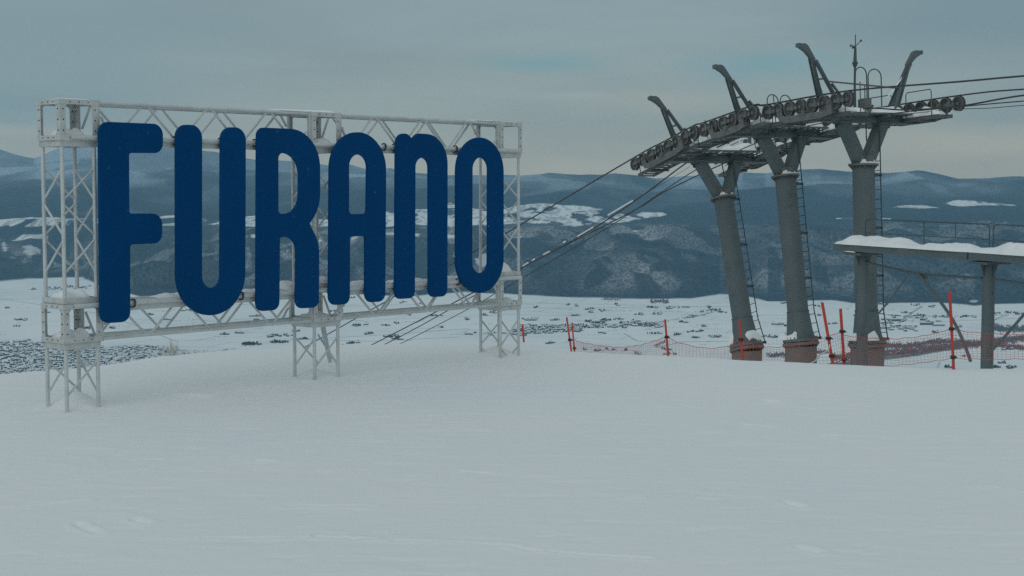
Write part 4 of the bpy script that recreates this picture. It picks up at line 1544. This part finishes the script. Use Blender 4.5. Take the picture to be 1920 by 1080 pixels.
        b.build('wind_gauge', M_LADDER, root, smooth=True)
        b = MB()
        b.box(P(.05, .1, .42), NN * .13, D * .13, UPV * .22)
        for q_ in range(5):
            b.box(P(-.1 + q_ * .075, -.04, .42), NN * .012, D * .02, UPV * .2)
        b.box(P(.05, .1, .15), NN * .04, D * .04, UPV * .06)
        b.build('junction_box', M_STEEL, root)
    # snow lying on it
    hs = .5 if k == 2 else 1.0
    parts = [(P(-1.75, -1.6, .06), P(-1.75, -.1, .06), NN, .5, .15, 51 + k, 20, 6, .6), (P(-1.75, .1, .06), P(-1.75, 1.5, .06), NN, .5, .19, 52 + k, 20, 6, .6),
             (P(-1.3, 0, .17), P(-.1, 0, .17), D, 1.05, .36 * hs, 53 + k, 24, 8, .6), (P(.1, .1, .17), P(1.45, .1, .17), D, 1.0, .36 * hs, 54 + k, 24, 8, .6),
             (P(1.78, -1.8, .05), P(1.78, .0, .05), NN, .5, .28, 55 + k, 24, 6, .6), (P(1.78, 0.0, .05), P(1.78, 1.6, .05), NN, .5, .24, 56 + k, 24, 6, .6),
             (P(-.3, 0, zf + .02), P(.3, 0, zf + .02), D, .7, .20, 57 + k, 12, 8, .3),
             (P(-1.35, -.27, .75), P(-1.95, -.02, 1.62), D, .10, .025, 59 + k, 14, 4, .9), (P(1.30, -.27, .75), P(1.95, -.02, 1.62), D, .10, .025, 60 + k, 14, 4, .9)]
    if k == 0:
        parts += [(P(-.2, -.5, -L + .1), P(.1, .45, -L + .1), NN, .72, .55, 58, 16, 10, .35)]
    elif k == 1:
        parts += [(P(-.45, -.5, -L + .1), P(-.3, .3, -L + .1), NN, .42, .24, 58, 12, 8, .9)]
    else:
        parts += [(P(-.5, -.2, -L + .1), P(-.2, .6, -L + .1), NN, .45, .2, 58, 12, 8, .9)]
    snow_obj(parts, 'snow lying on the catwalks and foot of the %s lift tower' % ('left', 'middle', 'right')[k], 'snow_on_lift')
    return P, root


TP = [lift_tower(k, T) for k, T in enumerate(LIFT)]


# ropes: near line over the near trains, far line over the far trains
def smooth_path(pts, m=6):
    out = []
    n = len(pts)
    for i in range(n - 1):
        p0, p1, p2, p3 = pts[max(i - 1, 0)], pts[i], pts[i + 1], pts[min(i + 2, n - 1)]
        for k in range(m):
            t = k / m
            out.append(.5 * ((2 * p1) + (p2 - p0) * t + (2 * p0 - 5 * p1 + 4 * p2 - p3) * t * t + (3 * p1 - p0 - 3 * p2 + p3) * t ** 3))
    out.append(pts[-1])
    return out


def line_pt(px, py, base):
    """point of the vertical plane through base along the rope direction, seen at a pixel"""
    a = (px - 960) / F
    # solve for s: base.x - .478 s = a' * depth ; depth handled by iteration on py
    b_ = (540 - py) / F
    d = Vector((a, CP + b_ * SP, -SP + b_ * CP))
    t = (Vector((base.x, base.y, 0))).dot(NN) / d.dot(NN)
    return Vector((0, 0, EYE)) + d * t


def rope(name, pts, r, label):
    b = MB()
    b.tube(smooth_path(pts), r, 6)
    o = b.build(name, M_ROPE, smooth=True, loc=pts[0])
    tag(o, label, 'cable', 'cables of the lift')
    return o


ztop = .36 + .245
lat = 2.22
sp = .535
nearb = TP[0][0](-lat, 0, 0)
P0_, P1_, P2_ = TP[0][0], TP[1][0], TP[2][0]
near = [line_pt(480, 704, nearb), line_pt(577, 648, nearb), line_pt(850, 494, nearb), line_pt(980, 419, nearb), P0_(-lat, -3.5 * sp, ztop), P0_(-lat, 0, ztop), P0_(-lat, 3.5 * sp, ztop),
        P1_(-lat, .1 - 2.5 * sp, ztop), P1_(-lat, .1 + 2.5 * sp, ztop), P2_(-lat, -3.5 * sp, ztop), P2_(-lat, 3.5 * sp, ztop), line_pt(1800, 153, nearb), line_pt(1925, 142, nearb), line_pt(2300, 112, nearb)]
rope('haul_rope', near, .026, 'dark haul rope over the near wheels, running down left behind the letters')
farb = TP[0][0](lat, 0, 0)
farp = [line_pt(600, 700, farb), line_pt(735, 639, farb), line_pt(891, 553, farb), line_pt(976, 503, farb), line_pt(1179, 400, farb), line_pt(1238, 364, farb), line_pt(1310, 328, farb), P0_(lat, -3.3 * sp, ztop), P0_(lat, 3.5 * sp, ztop),
        P1_(lat, -3.5 * sp, ztop), P1_(lat, 3.5 * sp, ztop), P2_(lat, -3.5 * sp, ztop), P2_(lat, 3.5 * sp, ztop), line_pt(1925, 167, farb), line_pt(2300, 150, farb)]
rope('haul_rope', farp, .024, 'dark return rope over the far wheels of the lift towers')
midb = TP[0][0](-.2, 0, 0)
rope('signal_cable', [line_pt(600, 695, midb), line_pt(708, 641, midb), line_pt(889, 548, midb), line_pt(976, 503.5, midb), line_pt(1100, 436, midb), line_pt(1200, 370, midb), line_pt(1289, 304, midb), P0_(-.2, 0, .35), P1_(-.2, 0, .35), P2_(-.3, 0, .32),
                      line_pt(1700, 206, midb), line_pt(1800, 199, midb), line_pt(1925, 178, midb), line_pt(2200, 150, midb)], .026, 'thick sagging cable with patches of snow, running down left of the lift')
lowb = TP[0][0](.6, 0, 0)
rope('signal_cable', [line_pt(700, 668, lowb), line_pt(772, 634, lowb), line_pt(877, 580, lowb), line_pt(930, 549.5, lowb), line_pt(999, 510, lowb), line_pt(1150, 420, lowb), line_pt(1238, 362, lowb), line_pt(1304, 319, lowb), P0_(.6, 0, .2), P1_(.6, 0, .2), P2_(.6, 0, .14),
                      line_pt(1780, 202, lowb), line_pt(1925, 189, lowb), line_pt(2200, 168, lowb)], .018, 'lowest of the dark cables crossing behind the right sign tower')
rope('signal_cable', [P2_(.8, 0, .1), line_pt(1780, 205.5, farb), line_pt(1850, 203, farb), line_pt(1925, 197, farb), line_pt(2200, 175, farb)], .012, 'thin wavy cable lowest at the right edge of the photo')
rope('signal_cable', [line_pt(780, 606, lowb), line_pt(960, 506, lowb), line_pt(1180, 381, lowb), line_pt(1294, 312, lowb)], .007, 'hair-thin wire strung between the two thick cables')
snow_b = MB()
for (a, c) in (((1186, 378), (1140, 405)), ((1112, 428), (1083, 445)), ((1060, 454), (1056, 456.5)), ((1030, 473), (1019, 479)), ((1002, 487), (998, 490)), ((990, 494), (981, 500))):
    snow_b.tube([line_pt(a[0], a[1] - 1.5, midb), line_pt((a[0] + c[0]) / 2, (a[1] + c[1]) / 2 - 1.5, midb), line_pt(c[0], c[1] - 1.5, midb)], .032, 6)
tag(snow_b.build('snow_on_cable', M_SNOWCAP, smooth=True, loc=line_pt(1186, 378, midb)), 'patches of snow clinging to the thick cable', 'snow', None, 'stuff')

# ------------------------------------------------------------------ PLATFORM on the right
YL, YR_ = 43.4, 36.5
DK0, DK1 = at(1564, 463, YL), at(2445.55, 522.34, 30.98)
ddir = (DK1 - DK0).normalized()
dk_side = Vector((-ddir.y, ddir.x, 0))
plat = thing('service_platform', at(1832, 700, 39), 'grey raised service platform on round posts with railing and thick snow, at right edge', 'platform')


def DK(px, dz=0.0, n=0.0):
    """point on the deck's front line above a pixel column"""
    a = (px - 960) / F
    t = (a * DK0.y - DK0.x) / ((DK1.x - DK0.x) - a * (DK1.y - DK0.y))
    return DK0.lerp(DK1, t) + Vector((0, 0, dz)) + dk_side * n


b = MB()
zD = -.02
b.bar(DK(1564, 0), DK(1815, 0), .06, .20, dk_side)
b.bar(DK(1818, 0), DK(2390, 0), .06, .20, dk_side)
b.bar(DK(1564, 0, .95), DK(2390, 0, .95), .06, .20, dk_side)
b.bar(DK(1566, .05, .475), DK(2390, .05, .475), .88, .05, dk_side)
b.build('deck', M_TOWER, plat)
for px_, nm in ((1597, 0), (1832, 1), (2130, 2)):
    c = DK(px_, -.1, .475)
    b = MB()
    r = .165
    b.tube([c + Vector((0, 0, -.12)), Vector((c.x, c.y, -9.5))], r, 20)
    b.build('post', M_TOWER, plat, smooth=True)
    b = MB()
    b.box(c + Vector((0, 0, -.07)), ddir * .34, dk_side * .46, Vector((0, 0, .035)))
    for a_ in (ddir, -ddir, dk_side, -dk_side):
        b.prism([c + a_ * r * .9 + Vector((0, 0, -.106)), c + a_ * .32 + Vector((0, 0, -.106)), c + a_ * r * .9 + Vector((0, 0, -.5))], a_.cross(Vector((0, 0, 1))) * .02)
    b.build('bracket', M_TOWER, plat)
# railings
zr1, zr0 = .83, .42
for seg in ([1580, 1689, 1747.5, 1811], [1818, 1884, 1975, 2060]):
    b = MB()
    x0, x1 = seg[0], seg[-1]
    pts = [DK(x0, .1, .9), DK(x0, zr1 - .12, .9), DK(x0 + 2, zr1 - .03, .9), DK(x0 + 6, zr1, .9), DK(x1 - 6, zr1, .9), DK(x1 - 2, zr1 - .03, .9), DK(x1, zr1 - .12, .9), DK(x1, .1, .9)]
    b.tube(pts, .021, 8)
    b.tube([DK(x0, zr0, .9), DK(x1, zr0, .9)], .015, 6)
    for x in seg[1:-1]:
        b.tube([DK(x, .1 if x == 1689 else zr0, .9), DK(x, zr1, .9)], .017, 6)
    b.build('railing', M_LADDER, plat, smooth=True)
# braces
b = MB()
pa, pm, pb = DK(1603, -.52, .4), DK(1710, -.62, .4), DK(1826, -.62, .4)
b.tube([DK(1603, -.42, .4), DK(1700, -.62, .4), DK(1723, -.63, .4), DK(1823, -.60, .4)], .035, 8)
b.tube([DK(1845, -.60, .4), DK(2120, -.78, .4)], .035, 8)
b.box(DK(1712, -.68, .4), ddir * .17, dk_side * .012, Vector((0, 0, .07)))
b.build('tie_rod', M_TOWER, plat, smooth=True)
for pts, rr in (([(1703, 514), (1672, 558), (1637, 600), (1598, 652)], .028), ([(1722, 513), (1765, 568), (1790, 606), (1808, 645), (1820, 678)], .045), ([(1844, 674), (1885, 630), (1945, 560)], .04)):
    b = MB()
    b.tube(smooth_path([at(x, y, DK(x).y + .4) for x, y in pts], 4), rr, 8)
    b.build('brace', M_TOWER, plat, smooth=True)
snow_obj([(DK(1562, .10, .46), DK(1700, .10, .46), dk_side, 1.1, .19, 71, 110, 14, .75), (DK(1690, .10, .46), DK(1815, .10, .46), dk_side, 1.1, .18, 72, 100, 14, .85), (DK(1800, .10, .46), DK(2390, .10, .46), dk_side, 1.1, .26, 74, 220, 14, .55),
          (DK(1585, -.11, .0), DK(1605, -.12, .0), dk_side, .1, .03, 75, 12, 6, .4)],
         'thick lumpy snow lying along the deck of the platform', 'snow_on_platform')

# ------------------------------------------------------------------ ORANGE FENCE
POLES = [((1062.5, 595), (1071, 657), 22.6, .0185), ((1072.5, 605), (1077, 657), 24.0, .017), ((1247, 599), (1253, 669), 21.0, .02), ((1386, 601), (1393, 677), 20.6, .022),
         ((1541.5, 567), (1562, 684), 19.6, .026), ((1576, 579), (1583, 685), 19.9, .026), ((1780.5, 546), (1788, 690), 18.4, .024)]
fence = thing('safety_fence', at(1393, 677, 20.6), 'orange plastic net fence strung between leaning orange poles along the snow edge', 'fence')
PB = []
for (tx, ty_), (bx, by), Yp, r in POLES:
    top, bot = at(tx, ty_, Yp), at(bx, by, Yp)
    low = bot + (bot - top).normalized() * .35
    b = MB()
    r = r * .86
    b.tube([low, top], r * .9, 10)
    pole = b.build('pole', M_ORANGE, fence, smooth=True)
    PB.append((top, bot, Yp))
    for q_ in ({1541: (.575, .86), 1576: (.40, .90), 1780: (.49, .86), 1247: (.47,), 1386: (.47,), 1062: (.68,), 1072: (.92,)}[int(tx)]):
        b = MB()
        c = top.lerp(bot, q_)
        b.tube([c + Vector((0, 0, .02)), c - Vector((0, 0, .02))], r * 1.7, 8)
        b.tube([c + Vector((r * 1.2, -.01, .012)), c + Vector((r * 2.6, -.01, -.012))], .009, 6)
        b.build('hook', M_BLACK, pole)

NETS = [
    ([(1072, 636, 23.2), (1100, 644, 22.8), (1155, 651, 22.2), (1200, 647, 21.6), (1249, 632, 21.0)], [(1072, 664, 23.2), (1155, 672, 22.2), (1249, 680, 21.0)]),
    ([(1249, 632, 21.0), (1275, 643, 20.9), (1320, 652.5, 20.8), (1360, 650, 20.7), (1389.5, 637, 20.6)], [(1249, 680, 21.0), (1320, 684, 20.8), (1390, 688, 20.6)]),
    ([(1389.5, 637, 20.6), (1415, 646, 20.5), (1445, 651, 20.2), (1484, 648, 20), (1541, 634.5, 19.7), (1578, 622, 19.9)], [(1390, 688, 20.6), (1484, 692, 20), (1550, 694, 19.7), (1583, 694, 19.9)]),
    ([(1579, 629, 19.8), (1630, 634, 19.4), (1676, 635.5, 19.1), (1730, 630, 18.8), (1784, 616.6, 18.4)], [(1581, 674, 19.8), (1620, 682, 19.4), (1663, 686, 19.1), (1730, 680, 18.8), (1786.5, 671.5, 18.4)]),
    ([(1784, 616.6, 18.4), (1815, 622, 18.3), (1860, 626, 18.2), (1920, 627.6, 18), (1990, 622, 17.8)], [(1786.5, 671.5, 18.4), (1850, 674, 18.2), (1920, 673, 18), (1990, 671, 17.8)]),
]


def polyl(pts):
    P_ = smooth_path([at(*p) for p in pts], 8)
    d = [0]
    for a, c in zip(P_[:-1], P_[1:]):
        d.append(d[-1] + (c - a).length)
    return P_, np.array(d)


def samp(P_, d, t):
    x = t * d[-1]
    i = int(min(np.searchsorted(d, x, 'right') - 1, len(P_) - 2))
    f_ = (x - d[i]) / max(1e-9, d[i + 1] - d[i])
    return P_[i].lerp(P_[i + 1], f_)


for tp, bp in NETS:
    A_, da = polyl(tp)
    B_, db = polyl(bp)
    b = MB()
    nu = int(da[-1] / .05)
    nv = 10
    r = .0015
    rows = [[samp(A_, da, i / nu).lerp(samp(B_, db, i / nu), j / nv) + Vector((.004 * math.sin(i * .9 + j), 0, .006 * math.sin(i * 1.3 + j * .7))) for i in range(nu + 1)] for j in range(nv + 1)]
    for j in range(1, nv):
        b.tube(rows[j], r, 3, False)
    for i in range(nu + 1):
        b.tube([rows[j][i] for j in range(nv + 1)], r, 3, False)
    net = b.build('net', M_NET, fence)
    b = MB()
    b.tube(rows[0], .0042, 6)
    b.tube(rows[nv], .0036, 6)
    b.build('border_cord', M_ORANGE, net)
# loose lower net edge between the two close poles
b = MB()
b.tube(smooth_path([at(1558, 661, 19.6), at(1570, 668, 19.7), at(1583, 674, 19.8)]), .005, 6)
b.tube(smooth_path([at(1550, 683, 19.6), at(1567, 680, 19.7), at(1583, 673, 19.8)]), .007, 6)
b.build('border_cord', M_ORANGE, fence)

lone = MB()
lone.tube([at(979.5, 608, 24), at(982.5, 645, 24)], .0155, 8)
tag(lone.build('marker_pole', M_ORANGE, smooth=True, loc=at(982.5, 645, 24)), 'short lone orange pole just right of the right sign tower', 'pole')
b = MB()
b.tube(smooth_path([at(1515, 683, 19.4), at(1530, 676, 19.4), at(1533, 668, 19.4), at(1541, 664, 19.4), at(1553, 655, 19.5), at(1556, 646, 19.5)]), .009, 6)
b.tube(smooth_path([at(1527, 676, 19.38), at(1535, 672, 19.38), at(1538, 664, 19.4), at(1547, 661, 19.4)]), .008, 6)
tag(b.build('cord', M_CORD, smooth=True, loc=at(1530, 676, 19.4)), 'white looped cord hanging on the net behind the leaning pole', 'cord')

# frosted bush poking over the crest
rb = random.Random(8)
b = MB()
bc = at(322, 672, 19.8)
for i in range(34):
    a, e = rb.uniform(0, 6.28), rb.uniform(.15, 1.0)
    L_ = rb.uniform(.12, .27)
    d = Vector((math.cos(a) * math.cos(e * 1.5) * .85, math.sin(a) * math.cos(e * 1.5) * .6, math.sin(e * 1.5)))
    m = bc + d * L_ * .6 + Vector((rb.uniform(-.02, .02), 0, rb.uniform(-.01, .03)))
    t = bc + d * L_ + Vector((rb.uniform(-.03, .03), 0, rb.uniform(-.02, .02)))
    b.tube([bc, m, t], .005, 4, True, .003)
    for q_ in range(4):
        f_ = m.lerp(t, rb.random())
        b.tube([f_, f_ + Vector((rb.uniform(-.04, .04), rb.uniform(-.02, .02), rb.uniform(-.01, .05)))], .0032, 3)
tag(b.build('bush', M_TWIG, loc=bc), 'small frosted leafless bush poking over the snow edge under the first letters', 'bush')

# ------------------------------------------------------------------ haze
hb = MB()
hb.box((0, 13900, 255), (19500, 0, 0), (0, 14300, 0), (0, 0, 1095))
hz_m = bpy.data.materials.new('haze')
hz_m.use_nodes = True
hn = hz_m.node_tree.nodes
hn.clear()
ho = hn.new('ShaderNodeOutputMaterial')
hv = hn.new('ShaderNodeVolumePrincipled')
hv.inputs['Color'].default_value = (.38, .75, 1.0, 1)
hv.inputs['Density'].default_value = 1.9e-5
hv.inputs['Anisotropy'].default_value = 0.0
hz_m.node_tree.links.new(hv.outputs[0], ho.inputs['Volume'])
hz = hb.build('haze', hz_m)
tag(hz, 'thin blue winter haze filling the valley air', 'haze', None, 'stuff')
